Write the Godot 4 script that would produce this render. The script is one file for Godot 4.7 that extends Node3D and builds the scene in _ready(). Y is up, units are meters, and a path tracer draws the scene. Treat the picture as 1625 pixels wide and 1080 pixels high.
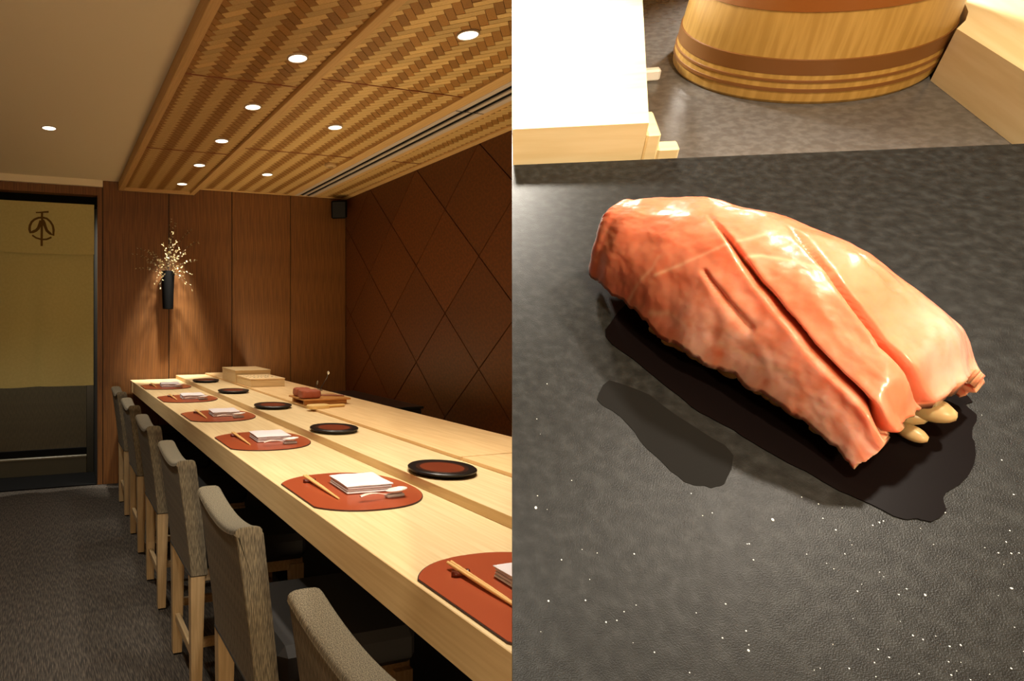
extends Node3D
# Sushi counter room, with a tilted tasting display (nigiri on a slate slab) standing over the near end of the counter.

const CAM_H := 1.41
const YAW := 0.3102
const CY := 0.0098          # the counter stands very slightly turned in the room

var rng := RandomNumberGenerator.new()
var M := {}

# ------------------------------------------------------------------ mesh builder
class MB:
	var v := PackedVector3Array()
	var c := PackedColorArray()
	var tint := Color.WHITE
	func tri(a: Vector3, b: Vector3, d: Vector3) -> void:
		v.append(a); v.append(b); v.append(d)
		c.append(tint); c.append(tint); c.append(tint)
	func tri_out(a: Vector3, b: Vector3, d: Vector3, mid: Vector3) -> void:
		if (b - a).cross(d - a).dot((a + b + d) / 3.0 - mid) < 0.0:
			tri(a, d, b)
		else:
			tri(a, b, d)
	func quad(a: Vector3, b: Vector3, d: Vector3, e: Vector3) -> void:
		tri(a, b, d); tri(a, d, e)
	func flip_from(first: int) -> void:
		var mid := Vector3.ZERO
		for i in range(first, v.size()):
			mid += v[i]
		mid /= maxf(1.0, v.size() - first)
		var vol := 0.0
		for i in range(first, v.size(), 3):
			vol += (v[i] - mid).dot((v[i + 1] - mid).cross(v[i + 2] - mid))
		if vol < 0.0:
			for i in range(first, v.size(), 3):
				var t := v[i + 1]
				v[i + 1] = v[i + 2]
				v[i + 2] = t
				var tc := c[i + 1]
				c[i + 1] = c[i + 2]
				c[i + 2] = tc
	func box(mid: Vector3, size: Vector3, b := 0.0, basis := Basis.IDENTITY) -> void:
		var h := size / 2.0
		b = minf(b, minf(h.x, minf(h.y, h.z)) * 0.9)
		var p := func(s: Vector3, ax: int) -> Vector3:
			var q := Vector3.ZERO
			for i in 3:
				q[i] = s[i] * (h[i] - (0.0 if i == ax else b))
			return mid + basis * q
		for ax in 3:
			var u := (ax + 1) % 3
			var w := (ax + 2) % 3
			for sg in [-1.0, 1.0]:
				var q: Array[Vector3] = []
				for k in [[-1, -1], [1, -1], [1, 1], [-1, 1]]:
					var s := Vector3.ZERO
					s[ax] = sg; s[u] = k[0]; s[w] = k[1]
					q.append(p.call(s, ax))
				tri_out(q[0], q[1], q[2], mid); tri_out(q[0], q[2], q[3], mid)
			if b > 0.0:
				for su in [-1.0, 1.0]:
					for sw in [-1.0, 1.0]:
						var s0 := Vector3.ZERO
						s0[ax] = -1.0; s0[u] = su; s0[w] = sw
						var s1 := s0
						s1[ax] = 1.0
						var a: Vector3 = p.call(s0, u)
						var d: Vector3 = p.call(s1, u)
						var e: Vector3 = p.call(s1, w)
						var f: Vector3 = p.call(s0, w)
						tri_out(a, d, e, mid); tri_out(a, e, f, mid)
		if b > 0.0:
			for sx in [-1.0, 1.0]:
				for sy in [-1.0, 1.0]:
					for sz in [-1.0, 1.0]:
						var s := Vector3(sx, sy, sz)
						tri_out(p.call(s, 0), p.call(s, 1), p.call(s, 2), mid)
	func frustum(low: Array, high: Array) -> void:      # a solid between two polygons of as many points
		var first := v.size()
		var n := low.size()
		for i in n:
			var j := (i + 1) % n
			quad(low[i], low[j], high[j], high[i])
		var flat := PackedVector2Array()
		for q in high:
			flat.append(Vector2(q.x, q.z) if absf((high[1] - high[0]).cross(high[2] - high[0]).normalized().y) > 0.5 else Vector2(q.z, q.y))
		var ids := Geometry2D.triangulate_polygon(flat)
		# winding of the sides tells the winding of the caps
		var area := 0.0
		for i in n:
			var j := (i + 1) % n
			area += flat[i].x * flat[j].y - flat[j].x * flat[i].y
		for k in range(0, ids.size(), 3):
			var tri_area := (flat[ids[k + 1]] - flat[ids[k]]).cross(flat[ids[k + 2]] - flat[ids[k]])
			var same := (tri_area > 0.0) == (area > 0.0)
			if same:
				tri(high[ids[k]], high[ids[k + 1]], high[ids[k + 2]])
				tri(low[ids[k]], low[ids[k + 2]], low[ids[k + 1]])
			else:
				tri(high[ids[k]], high[ids[k + 2]], high[ids[k + 1]])
				tri(low[ids[k]], low[ids[k + 1]], low[ids[k + 2]])
		flip_from(first)
	func prism(poly: PackedVector2Array, y0: float, y1: float, b := 0.0) -> void:   # poly in x, z
		var low := []
		var high := []
		var sub := poly
		if b > 0.0:
			var got := Geometry2D.offset_polygon(poly, -b, Geometry2D.JOIN_MITER)
			if got.size() == 1 and got[0].size() == poly.size():
				# keep the order of points: nearest start
				var best := 0
				for k in poly.size():
					if got[0][k].distance_to(poly[0]) < got[0][best].distance_to(poly[0]):
						best = k
				var dir := 1 if Geometry2D.is_polygon_clockwise(got[0]) == Geometry2D.is_polygon_clockwise(poly) else -1
				sub = PackedVector2Array()
				for k in poly.size():
					sub.append(got[0][posmod(best + dir * k, poly.size())])
			else:
				b = 0.0
		if b > 0.0:
			var mid := []
			for q in poly:
				low.append(Vector3(q.x, y0, q.y)); mid.append(Vector3(q.x, y1 - b, q.y))
			for q in sub:
				high.append(Vector3(q.x, y1, q.y))
			var first := v.size()
			var n := poly.size()
			for i in n:
				var j := (i + 1) % n
				quad(low[i], low[j], mid[j], mid[i])
				quad(mid[i], mid[j], high[j], high[i])
			var cw := Geometry2D.is_polygon_clockwise(poly)
			for one in [[low, poly, false], [high, sub, true]]:
				var ids := Geometry2D.triangulate_polygon(one[1])
				for k in range(0, ids.size(), 3):
					var a: Vector3 = one[0][ids[k]]
					var d: Vector3 = one[0][ids[k + 1]]
					var e: Vector3 = one[0][ids[k + 2]]
					var up: bool = (d - a).cross(e - a).y > 0.0
					var want_up: bool = one[2] == cw      # flip_from sets the whole the right way out
					if up == want_up:
						tri(a, d, e)
					else:
						tri(a, e, d)
			flip_from(first)
			return
		for q in poly:
			low.append(Vector3(q.x, y0, q.y)); high.append(Vector3(q.x, y1, q.y))
		frustum(low, high)
	func loft(rings: Array, caps := true, closed := true) -> void:
		var first := v.size()
		var n: int = rings[0].size()
		for i in rings.size() - 1:
			for j in (n if closed else n - 1):
				var k := (j + 1) % n
				quad(rings[i][j], rings[i][k], rings[i + 1][k], rings[i + 1][j])
		if caps:
			for e in [0, rings.size() - 1]:
				var mid := Vector3.ZERO
				for p in rings[e]:
					mid += p
				mid /= n
				for j in n:
					var k := (j + 1) % n
					if e == 0:
						tri(mid, rings[e][k], rings[e][j])
					else:
						tri(mid, rings[e][j], rings[e][k])
		flip_from(first)
	func lathe(profile: Array, seg := 32, at := Vector3.ZERO) -> void:   # profile of Vector2(radius, y), closed at the axis
		var rings := []
		for p in profile:
			var r := PackedVector3Array()
			for i in seg:
				var a := TAU * i / seg
				r.append(at + Vector3(cos(a) * p.x, p.y, sin(a) * p.x))
			rings.append(r)
		loft(rings, true, true)
	func tube(pts: Array, radii: Array, seg := 8, squash := 1.0, up := Vector3.UP) -> void:
		var rings := []
		for i in pts.size():
			var d: Vector3 = (pts[mini(i + 1, pts.size() - 1)] - pts[maxi(i - 1, 0)]).normalized()
			if absf(d.dot(up)) > 0.95:
				up = Vector3.RIGHT
			var x := d.cross(up).normalized()
			var y := x.cross(d).normalized()
			var r := PackedVector3Array()
			for k in seg:
				var a := TAU * k / seg
				r.append(pts[i] + (x * cos(a) + y * sin(a) * squash) * radii[mini(i, radii.size() - 1)])
			rings.append(r)
		loft(rings)
	func ball(mid: Vector3, r: Vector3, seg := 12, basis := Basis.IDENTITY) -> void:
		var rings := []
		var m := seg / 2
		for i in range(0, m + 1):
			var ph := PI * i / m
			var ring := PackedVector3Array()
			for k in seg:
				var a := TAU * k / seg
				var q := Vector3(sin(ph) * cos(a) * r.x, cos(ph) * r.y, sin(ph) * sin(a) * r.z)
				ring.append(mid + basis * q)
			rings.append(ring)
		loft(rings, false)
	func mesh(crease := 40.0, colors := false) -> ArrayMesh:
		var n := v.size()
		var fn := PackedVector3Array()
		var faces := {}
		for i in range(0, n, 3):
			var q := (v[i + 1] - v[i]).cross(v[i + 2] - v[i])
			fn.append(q)
			if crease > 0.0:
				for k in 3:
					var key := Vector3i((v[i + k] * 20000.0).round())
					if not faces.has(key):
						faces[key] = PackedInt32Array()
					faces[key].append(i / 3)
		var limit := cos(deg_to_rad(crease))
		var ov := PackedVector3Array()
		var on := PackedVector3Array()
		var oc := PackedColorArray()
		for i in range(0, n, 3):
			var own := fn[i / 3].normalized()
			if own == Vector3.ZERO:
				continue
			for k in [0, 2, 1]:
				var s := own
				if crease > 0.0:
					s = Vector3.ZERO
					for f in faces[Vector3i((v[i + k] * 20000.0).round())]:
						if fn[f].normalized().dot(own) >= limit:
							s += fn[f]
					s = s.normalized() if s.length() > 0.0 else own
				ov.append(v[i + k]); on.append(s)
				if colors:
					oc.append(c[i + k])
		var arr := []
		arr.resize(Mesh.ARRAY_MAX)
		arr[Mesh.ARRAY_VERTEX] = ov
		arr[Mesh.ARRAY_NORMAL] = on
		if colors:
			arr[Mesh.ARRAY_COLOR] = oc
		var m := ArrayMesh.new()
		m.add_surface_from_arrays(Mesh.PRIMITIVE_TRIANGLES, arr)
		return m

# ------------------------------------------------------------------ helpers
func P(x: float, y: float, d: float) -> Vector3:          # room: x right, y up, d into the room
	return Vector3(x, y, -d)

func CP(x: float, y: float, d: float) -> Vector3:         # along the counter, which is turned a little
	return Vector3(x, y, -d).rotated(Vector3.UP, CY)

func node_name(called: String, parent: Node) -> String:
	if not parent.has_node(NodePath(called)):
		return called
	var k := 1
	while parent.has_node(NodePath("%s_%03d" % [called, k])):
		k += 1
	return "%s_%03d" % [called, k]

var counts := {}
func numbered(called: String, parent: Node) -> String:
	var key := str(parent.get_instance_id()) + called
	var k: int = counts.get(key, 0)
	counts[key] = k + 1
	return called if k == 0 else "%s_%03d" % [called, k]

func thing(called: String, label: String, category: String, at := Vector3.ZERO, group := "") -> Node3D:
	var o := Node3D.new()
	o.name = numbered(called, self)
	o.position = at
	add_child(o)
	tag(o, label, category, group)
	return o

func tag(o: Node, label: String, category: String, group := "", kind := "") -> void:
	if label: o.set_meta("label", label)
	if category: o.set_meta("category", category)
	if group: o.set_meta("group", group)
	if kind: o.set_meta("kind", kind)

func part(called: String, mesh: Mesh, m: Material, parent: Node, at := Vector3.ZERO) -> MeshInstance3D:
	var o := MeshInstance3D.new()
	o.name = numbered(called, parent)
	o.mesh = mesh
	o.material_override = m
	o.position = at
	parent.add_child(o)
	return o

func structure(called: String, mesh: Mesh, m: Material, label: String, category: String) -> MeshInstance3D:
	var o := part(called, mesh, m, self)
	tag(o, label, category, "", "structure")
	return o

func copy(src: Node3D, called: String, label: String, group := "") -> Node3D:
	var o: Node3D = src.duplicate()
	o.name = numbered(called, self)
	add_child(o)
	o.set_meta("label", label)
	if group: o.set_meta("group", group)
	return o

func bx(mid: Vector3, size: Vector3, b := 0.0) -> ArrayMesh:
	var m := MB.new()
	m.box(mid, size, b)
	return m.mesh(0.0)

func span(x0: float, x1: float, y0: float, y1: float, d0: float, d1: float, b := 0.0) -> ArrayMesh:
	return bx(Vector3((x0 + x1) / 2, (y0 + y1) / 2, -(d0 + d1) / 2), Vector3(absf(x1 - x0), absf(y1 - y0), absf(d1 - d0)), b)

func mat(col: Color, rough := 0.6, metal := 0.0) -> StandardMaterial3D:
	var m := StandardMaterial3D.new()
	m.albedo_color = col
	m.roughness = rough
	m.metallic = metal
	return m

func noise(freq: float, sd: int, oct := 4, kind := FastNoiseLite.TYPE_SIMPLEX_SMOOTH) -> FastNoiseLite:
	var n := FastNoiseLite.new()
	n.noise_type = kind
	n.seed = sd
	n.frequency = freq
	n.fractal_octaves = oct
	return n

func ramp_tex(n: FastNoiseLite, stops: Array, cols: Array, size := 512) -> NoiseTexture2D:
	var g := Gradient.new()
	g.offsets = PackedFloat32Array(stops)
	g.colors = PackedColorArray(cols)
	var t := NoiseTexture2D.new()
	t.width = size
	t.height = size
	t.seamless = true
	t.noise = n
	t.color_ramp = g
	return t

func plain_tex(n: FastNoiseLite, size := 512) -> NoiseTexture2D:
	var t := NoiseTexture2D.new()
	t.width = size
	t.height = size
	t.seamless = true
	t.noise = n
	return t

# streaky material: scale says how often the pattern repeats per metre along each axis (small = along the grain)
func streak(c1: Color, c2: Color, scale: Vector3, rough: float, sd: int, freq := 0.02, bump := 0.0) -> StandardMaterial3D:
	var m := mat(Color.WHITE, rough)
	m.albedo_texture = ramp_tex(noise(freq, sd, 4), [0.25, 0.5, 0.75], [c1, c1.lerp(c2, 0.5), c2])
	m.uv1_triplanar = true
	m.uv1_scale = scale
	m.uv1_triplanar_sharpness = 8.0
	if bump > 0.0:
		m.heightmap_enabled = true
		m.heightmap_texture = plain_tex(noise(freq, sd, 4))
		m.heightmap_scale = bump
	return m

func with_scale(src: StandardMaterial3D, scale: Vector3, tone := Color.WHITE) -> StandardMaterial3D:
	var m: StandardMaterial3D = src.duplicate()
	m.uv1_scale = scale
	m.albedo_color = tone
	return m

func spot(at: Vector3, to: Vector3, energy: float, angle: float, col: Color, soft := 1.0, size := 0.04, parent: Node = self) -> void:
	var l := SpotLight3D.new()
	l.name = numbered("spot_light", parent)
	l.light_color = col
	l.light_energy = energy
	l.spot_angle = angle
	l.spot_angle_attenuation = soft
	l.spot_range = 12.0
	l.spot_attenuation = 2.0
	l.light_size = size
	l.shadow_enabled = true
	parent.add_child(l)
	var up := Vector3.UP if absf((to - at).normalized().y) < 0.95 else Vector3.FORWARD
	l.look_at_from_position(at, to, up)

# ------------------------------------------------------------------ scene
const WARM := Color(1.0, 0.965, 0.90)

func _ready() -> void:
	rng.seed = 7
	# camera: level, lens shifted so that the vanishing geometry sits in the left part of the frame
	var cam := Camera3D.new()
	cam.name = "camera"
	cam.projection = Camera3D.PROJECTION_FRUSTUM
	cam.near = 0.05
	cam.far = 60.0
	cam.size = 0.05 * 1080.0 / 992.0
	cam.frustum_offset = Vector2(0.05 * 406.5 / 992.0, -0.05 * 30.0 / 992.0)
	cam.position = Vector3(0, CAM_H, 0)
	cam.rotation = Vector3(0, -YAW, 0)
	cam.current = true
	add_child(cam)
	var env := Environment.new()
	env.background_mode = Environment.BG_COLOR
	env.background_color = Color.BLACK
	env.tonemap_mode = Environment.TONE_MAPPER_LINEAR
	env.tonemap_exposure = 1.0
	env.sdfgi_enabled = true
	env.ssao_enabled = true
	env.ssil_enabled = true
	var we := WorldEnvironment.new()
	we.name = "environment"
	we.environment = env
	add_child(we)

	materials()
	room()
	doorway()
	canopies()
	lamps()
	counter()
	settings_on_counter()
	chairs()
	wall_flowers()
	work_things()
	display()

func materials() -> void:
	M.hinoki = streak(Color(0.84, 0.725, 0.53), Color(0.88, 0.775, 0.585), Vector3(9, 9, 0.35), 0.5, 3, 0.012)
	M.hinoki_x = with_scale(M.hinoki, Vector3(0.5, 9, 9))
	M.oak = streak(Color(0.60, 0.51, 0.37), Color(0.67, 0.575, 0.43), Vector3(14, 0.8, 14), 0.55, 5, 0.012)
	M.oak_flat = with_scale(M.oak, Vector3(14, 14, 0.8))
	M.walnut = streak(Color(0.41, 0.255, 0.10), Color(0.50, 0.32, 0.135), Vector3(9, 0.35, 9), 0.55, 8, 0.014)
	M.plaster = mat(Color(0.94, 0.895, 0.78), 0.9)
	M.dark = mat(Color(0.035, 0.032, 0.03), 0.6)
	M.black = mat(Color(0.02, 0.02, 0.02), 0.8)
	M.black.metallic_specular = 0.25
	M.frame_wood = streak(Color(0.79, 0.635, 0.40), Color(0.83, 0.675, 0.44), Vector3(12, 12, 0.6), 0.55, 12, 0.012)
	M.white = mat(Color(0.85, 0.84, 0.82), 0.5)
	M.lacquer = mat(Color(0.63, 0.285, 0.165), 0.3)
	M.lacquer.clearcoat_enabled = true
	M.lacquer.clearcoat = 0.3
	M.lacquer.clearcoat_roughness = 0.15
	M.linen = streak(Color(0.73, 0.70, 0.47), Color(0.75, 0.72, 0.49), Vector3(3, 3, 3), 0.95, 21, 0.02)
	M.linen.backlight_enabled = true
	M.linen.backlight = Color(0.25, 0.22, 0.1)
	M.fabric = streak(Color(0.29, 0.265, 0.215), Color(0.50, 0.46, 0.375), Vector3(34, 2.4, 34), 0.95, 31, 0.02, 0.05)
	M.leaf = mat(Color(0.62, 0.56, 0.38), 0.6)

# ------------------------------------------------------------------ room
const BACK := 5.563
const RIGHT := 2.71
const LEFT := -1.7
const REAR := -2.4
const CEIL := 2.63

func room() -> void:
	# floor: a slab that carries carpet tiles
	var fl := structure("floor", span(LEFT - 0.2, RIGHT + 0.2, -0.15, -0.008, REAR - 0.2, BACK + 1.2), M.dark, "dark floor laid with grey brown streaked carpet tiles", "floor")
	var tones := []
	for k in 4:
		var t := 0.97 + 0.02 * k
		tones.append(with_scale(M.get("carpet", carpet()), Vector3(8, 8, 0.5), Color(t, t, t)))
	var d := 2.665 - 4.5
	var row := 0
	while d < BACK:
		var x := LEFT
		var k := 0
		while x < RIGHT - 0.01:
			var x1 := minf(x + 0.5, RIGHT)
			var d1 := minf(d + 0.9, BACK + 0.0)
			var m := span(x + 0.0003, x1 - 0.0003, -0.008, 0.0, maxf(d, REAR) + 0.0004, d1 - 0.0004, 0.0004)
			part("carpet_tile", m, tones[rng.randi() % 4], fl)
			x += 0.5
			k += 1
		d += 0.9
		row += 1
	structure("ceiling", span(LEFT - 0.2, RIGHT + 0.2, CEIL, CEIL + 0.15, REAR - 0.2, BACK + 1.2), M.plaster, "plain cream plaster ceiling left of the woven canopy", "ceiling")
	structure("wall_left", span(LEFT - 0.15, LEFT, 0, CEIL, REAR, BACK + 1.0), M.walnut, "brown wood wall left of the room", "wall")
	structure("wall_front", span(LEFT, RIGHT, 0, CEIL, REAR - 0.15, REAR), M.walnut, "brown wood wall behind the viewer", "wall")
	# back wall: substrate right of the door, panels proud of it with dark joints
	var wb := structure("wall_back", span(0.345, RIGHT + 0.15, 0, CEIL, BACK + 0.012, BACK + 0.15), M.dark, "back wall of tall red brown wood panels behind the counter", "wall")
	var xs := [0.390, 0.966, 1.551, 2.130, RIGHT]
	for k in 4:
		part("wood_panel", span(xs[k] + 0.004, xs[k + 1] - 0.004, 0.0, CEIL, BACK, BACK + 0.012, 0.001), with_scale(M.walnut, Vector3(9, 0.35, 9) * (1.0 + 0.1 * k)), wb)
	structure("trim_1", span(0.345, 0.387, 0, 2.572, BACK - 0.001, BACK + 0.15, 0.002), M.walnut, "narrow brown wood door jamb beside the fabric curtain", "trim")
	structure("trim_2", span(LEFT, 0.387, 2.50, 2.572, BACK, BACK + 0.15, 0.002), M.walnut, "brown wood lintel above the doorway", "trim")
	structure("trim_3", span(LEFT, 0.389, 2.572, CEIL, BACK - 0.03, BACK + 0.15, 0.002), M.plaster, "cream plaster cornice above the doorway", "trim")
	# right wall: diamond panels
	var wr := structure("wall_right", span(RIGHT + 0.012, RIGHT + 0.15, 0, CEIL, REAR, BACK), M.dark, "right wall clad in diamond shaped dark brown wood panels", "wall")
	var c0 := Vector2(3.927, 1.850)
	var hx := 0.383
	var hy := 0.380
	var grains := []
	for k in 4:
		var s := 1.0 + 0.025 * k
		grains.append(with_scale(M.walnut, Vector3(7, 5, 5), Color(0.74 * s, 0.64 * s, 0.50 * s)))
	var rect := PackedVector2Array([Vector2(REAR, 0), Vector2(BACK - 0.002, 0), Vector2(BACK - 0.002, CEIL), Vector2(REAR, CEIL)])
	for i in range(-18, 7):
		for j in range(-6, 4):
			if (i + j) % 2:
				continue
			var mid := c0 + Vector2(i * hx, j * hy)
			var g := 0.0058
			var poly := PackedVector2Array([mid + Vector2(hx - g, 0), mid + Vector2(0, hy - g), mid - Vector2(hx - g, 0), mid - Vector2(0, hy - g)])
			for cut in Geometry2D.intersect_polygons(poly, rect):
				var low := []
				var high := []
				for q in cut:
					low.append(Vector3(RIGHT + 0.012, q.y, -q.x))
					high.append(Vector3(RIGHT, q.y, -q.x))
				var b := MB.new()
				b.frustum(low, high)
				part("diamond_panel", b.mesh(0.0), grains[rng.randi() % 4], wr)

func carpet() -> StandardMaterial3D:
	if not M.has("carpet"):
		M.carpet = streak(Color(0.11, 0.095, 0.078), Color(0.34, 0.305, 0.265), Vector3(8, 8, 0.5), 0.95, 41, 0.05, 0.1)
	return M.carpet

func doorway() -> void:
	# behind the curtain: a shallow dark recess with a sliding screen
	structure("wall_recess", span(LEFT, 0.345, 0, CEIL, BACK + 0.95, BACK + 1.1), M.dark, "dark back wall of the recess behind the fabric curtain", "wall")
	structure("wall_reveal", span(0.345, 0.36, 0, 2.50, BACK + 0.15, BACK + 0.95), M.dark, "dark side of the recess behind the fabric curtain", "wall")
	structure("trim_4", span(LEFT, 0.345, 2.40, CEIL, BACK + 0.09, BACK + 0.12), M.black, "black board added above the fabric curtain to hide the brightened recess", "trim")  # added board, keeps the gap over the curtain black
	var dr := thing("door_1", "dark olive sliding screen with plinth showing below the fabric curtain", "door")
	dr.set_meta("kind", "structure")
	var olive := streak(Color(0.19, 0.175, 0.12), Color(0.27, 0.25, 0.175), Vector3(16, 1.0, 16), 0.5, 51, 0.03)
	part("screen_panel", span(-0.50, 0.275, 0.24, 2.6, 6.05, 6.08), olive, dr)
	part("stile", span(-0.53, -0.50, 0.0, 2.6, 6.035, 6.09, 0.003), mat(Color(0.30, 0.30, 0.25), 0.3), dr)
	part("stile", span(0.275, 0.343, 0.0, 2.6, 6.035, 6.09, 0.003), mat(Color(0.10, 0.11, 0.09), 0.3), dr)
	part("bottom_rail", span(-0.50, 0.275, 0.175, 0.24, 6.035, 6.08, 0.003), M.black, dr)
	part("ledge", span(-0.50, 0.275, 0.158, 0.175, 6.0, 6.08, 0.003), mat(Color(0.42, 0.40, 0.33), 0.35), dr)
	part("plinth", span(-0.50, 0.275, 0.0, 0.158, 6.02, 6.08, 0.003), mat(Color(0.22, 0.22, 0.17), 0.5), dr)
	part("threshold", span(-1.2, 0.343, -0.006, 0.012, BACK + 0.005, 6.015, 0.004), M.black, dr)
	downlight(P(-0.1, CEIL - 0.002, BACK + 0.24), "round downlight added to brighten the recess behind the fabric curtain", "", 4.0, 62.0)  # added source, brightens the screen below the curtain
	# curtain (noren): two hanging panels and a shorter top band with a round crest
	var nr := thing("noren_curtain", "olive yellow split fabric curtain with a round brown crest hanging in the doorway", "curtain", P(0, 0, BACK - 0.02))
	var cloth := func(x0: float, x1: float, y0: float, y1: float, z: float, amp: float, ph: float, th := 0.0025) -> ArrayMesh:
		var b := MB.new()
		var nx := 40
		var ny := 24
		var front := []
		for i in nx + 1:
			var ring := PackedVector3Array()
			for side in 2:
				for j in ny + 1:
					var jj: int = j if side == 0 else ny - j
					var u := float(i) / nx
					var w := float(jj) / ny
					var y := lerpf(y1, y0, w)
					var x := lerpf(x0, x1, u)
					var zz := z + amp * w * (sin(x * 17.0 + ph + w * 0.8) * 0.6 + sin(x * 9.0 - ph) * 0.6 + sin(w * 5.0 + x * 4.0) * 0.3) + (th if side == 0 else 0.0)
					y -= 0.006 * sin(PI * u) * w
					ring.append(Vector3(x, y, zz))
			front.append(ring)
		b.loft(front)
		return b.mesh(50.0)
	part("curtain_panel", cloth.call(-0.545, -0.113, 0.865, 2.40, -0.012, 0.017, 0.4), M.linen, nr)
	part("curtain_panel", cloth.call(-0.118, 0.312, 0.865, 2.40, -0.019, 0.017, 2.1), M.linen, nr)
	var band := part("top_band", cloth.call(-0.545, 0.316, 1.985, 2.41, 0.012, 0.002, 1.3, 0.0035), M.linen, nr)
	# crest: brush strokes as thin cloth strips sewn on the band, measured from the band's middle
	var ink := mat(Color(0.36, 0.26, 0.06), 0.95)
	var b := MB.new()
	var o := Vector3(-0.109, 2.19, 0.0155)
	var px := 0.0052 / 12.0 * 1.02
	var stroke := func(pts: Array, w0: float, w1: float) -> void:
		var q := []
		var r := []
		for i in pts.size():
			q.append(o + Vector3((pts[i][0] - 432) * px, (560 - pts[i][1]) * px, 0.0))
			r.append(lerpf(w0, w1, float(i) / (pts.size() - 1)) * px * 0.5)
		b.tube(q, r, 8, 0.12, Vector3.BACK)
	stroke.call([[325, 268], [400, 262], [480, 250], [556, 242]], 22, 36)
	stroke.call([[437, 255], [435, 330], [440, 420]], 40, 42)
	stroke.call([[432, 470], [432, 600], [430, 740], [430, 895]], 44, 40)
	stroke.call([[440, 355], [370, 365], [300, 400], [250, 450], [220, 520], [213, 590], [228, 645], [270, 635], [330, 605], [370, 560], [395, 490], [420, 415]], 36, 60)
	stroke.call([[450, 355], [520, 370], [585, 425], [630, 500], [645, 580], [640, 680], [580, 650], [525, 600], [495, 530], [475, 460], [445, 405]], 36, 60)
	stroke.call([[400, 500], [440, 430], [480, 500]], 50, 50)
	stroke.call([[430, 450], [440, 490]], 90, 70)
	stroke.call([[262, 698], [330, 745], [430, 772], [520, 765], [606, 722]], 30, 34)
	part("crest", b.mesh(50.0), ink, band)
	var rod := MB.new()
	rod.tube([Vector3(-0.75, 2.405, 0), Vector3(0.343, 2.405, 0)], [0.008], 10)
	part("hanging_rod", rod.mesh(50.0), M.black, nr)

# ------------------------------------------------------------------ woven canopies
const CELL := 0.03536

func weave(parent: Node3D, x0: float, x1: float, d0: float, d1: float, y: float, single: bool) -> void:
	# a bamboo panel: a thin backing with broad strips woven in a three-over, three-under twill on the diagonals
	var pn := part("woven_panel", span(x0, x1, y + 0.006, y + 0.012, d0, d1), M.weave_back, parent)
	var rect := PackedVector2Array([Vector2(x0, d0), Vector2(x1, d0), Vector2(x1, d1), Vector2(x0, d1)])
	var s2 := sqrt(0.5)
	var at := func(a: float, b: float) -> Vector2:
		return Vector2((a + b) * s2, (a - b) * s2)          # x, d
	var join := [MB.new(), MB.new()]
	var alo := int(floor((x0 + d0) * s2 / CELL)) - 4
	var ahi := int(ceil((x1 + d1) * s2 / CELL)) + 4
	var blo := int(floor((x0 - d1) * s2 / CELL)) - 4
	var bhi := int(ceil((x1 - d0) * s2 / CELL)) + 4
	for i in range(alo, ahi):
		for j in range(blo, bhi):
			for kind in 2:
				if kind == 0 and posmod(i + j, 6) != 0 or kind == 1 and posmod(i + j, 6) != 3:
					continue
				var g := 0.0009
				var poly: PackedVector2Array
				var w := CELL
				if kind == 0:      # strip with painted sheen: one cell across a, three along b
					poly = PackedVector2Array([at.call(i * w + g, j * w + g), at.call((i + 1) * w - g, j * w + g), at.call((i + 1) * w - g, (j + 3) * w - g), at.call(i * w + g, (j + 3) * w - g)])
				else:              # strip painted darker, without the sheen: three along a, one across b
					poly = PackedVector2Array([at.call(i * w + g, j * w + g), at.call((i + 3) * w - g, j * w + g), at.call((i + 3) * w - g, (j + 1) * w - g), at.call(i * w + g, (j + 1) * w - g)])
				for cut in Geometry2D.intersect_polygons(poly, rect):
					var area := 0.0
					for k in cut.size():
						area += cut[k].cross(cut[(k + 1) % cut.size()])
					if absf(area) < 0.0001:
						continue
					var low := []
					var high := []
					for q in cut:
						var a := (q.x + q.y) * s2 / w - i
						var bb := (q.x - q.y) * s2 / w - j
						var run: float = bb / 3.0 if kind == 0 else a / 3.0
						# each strip rises out from under its neighbour and dips again
						var h: float = 0.0012 if kind == 0 else 0.0012 + 0.0030 * run
						h += 0.0015 * (1.0 - run) if kind == 0 else 0.0
						low.append(Vector3(q.x, y + h, -q.y))
						high.append(Vector3(q.x, y + 0.007, -q.y))
					if single:
						var one := MB.new()
						one.frustum(low, high)
						part("bamboo_strip", one.mesh(0.0), M["bamboo_%d_%d" % [kind, rng.randi() % 3]], pn)
					else:
						join[kind].frustum(low, high)
	if not single:
		for kind in 2:
			var o := part("bamboo_strips", join[kind].mesh(0.0), M["bamboo_%d_1" % kind], pn)
			o.set_meta("kind", "stuff")

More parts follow.
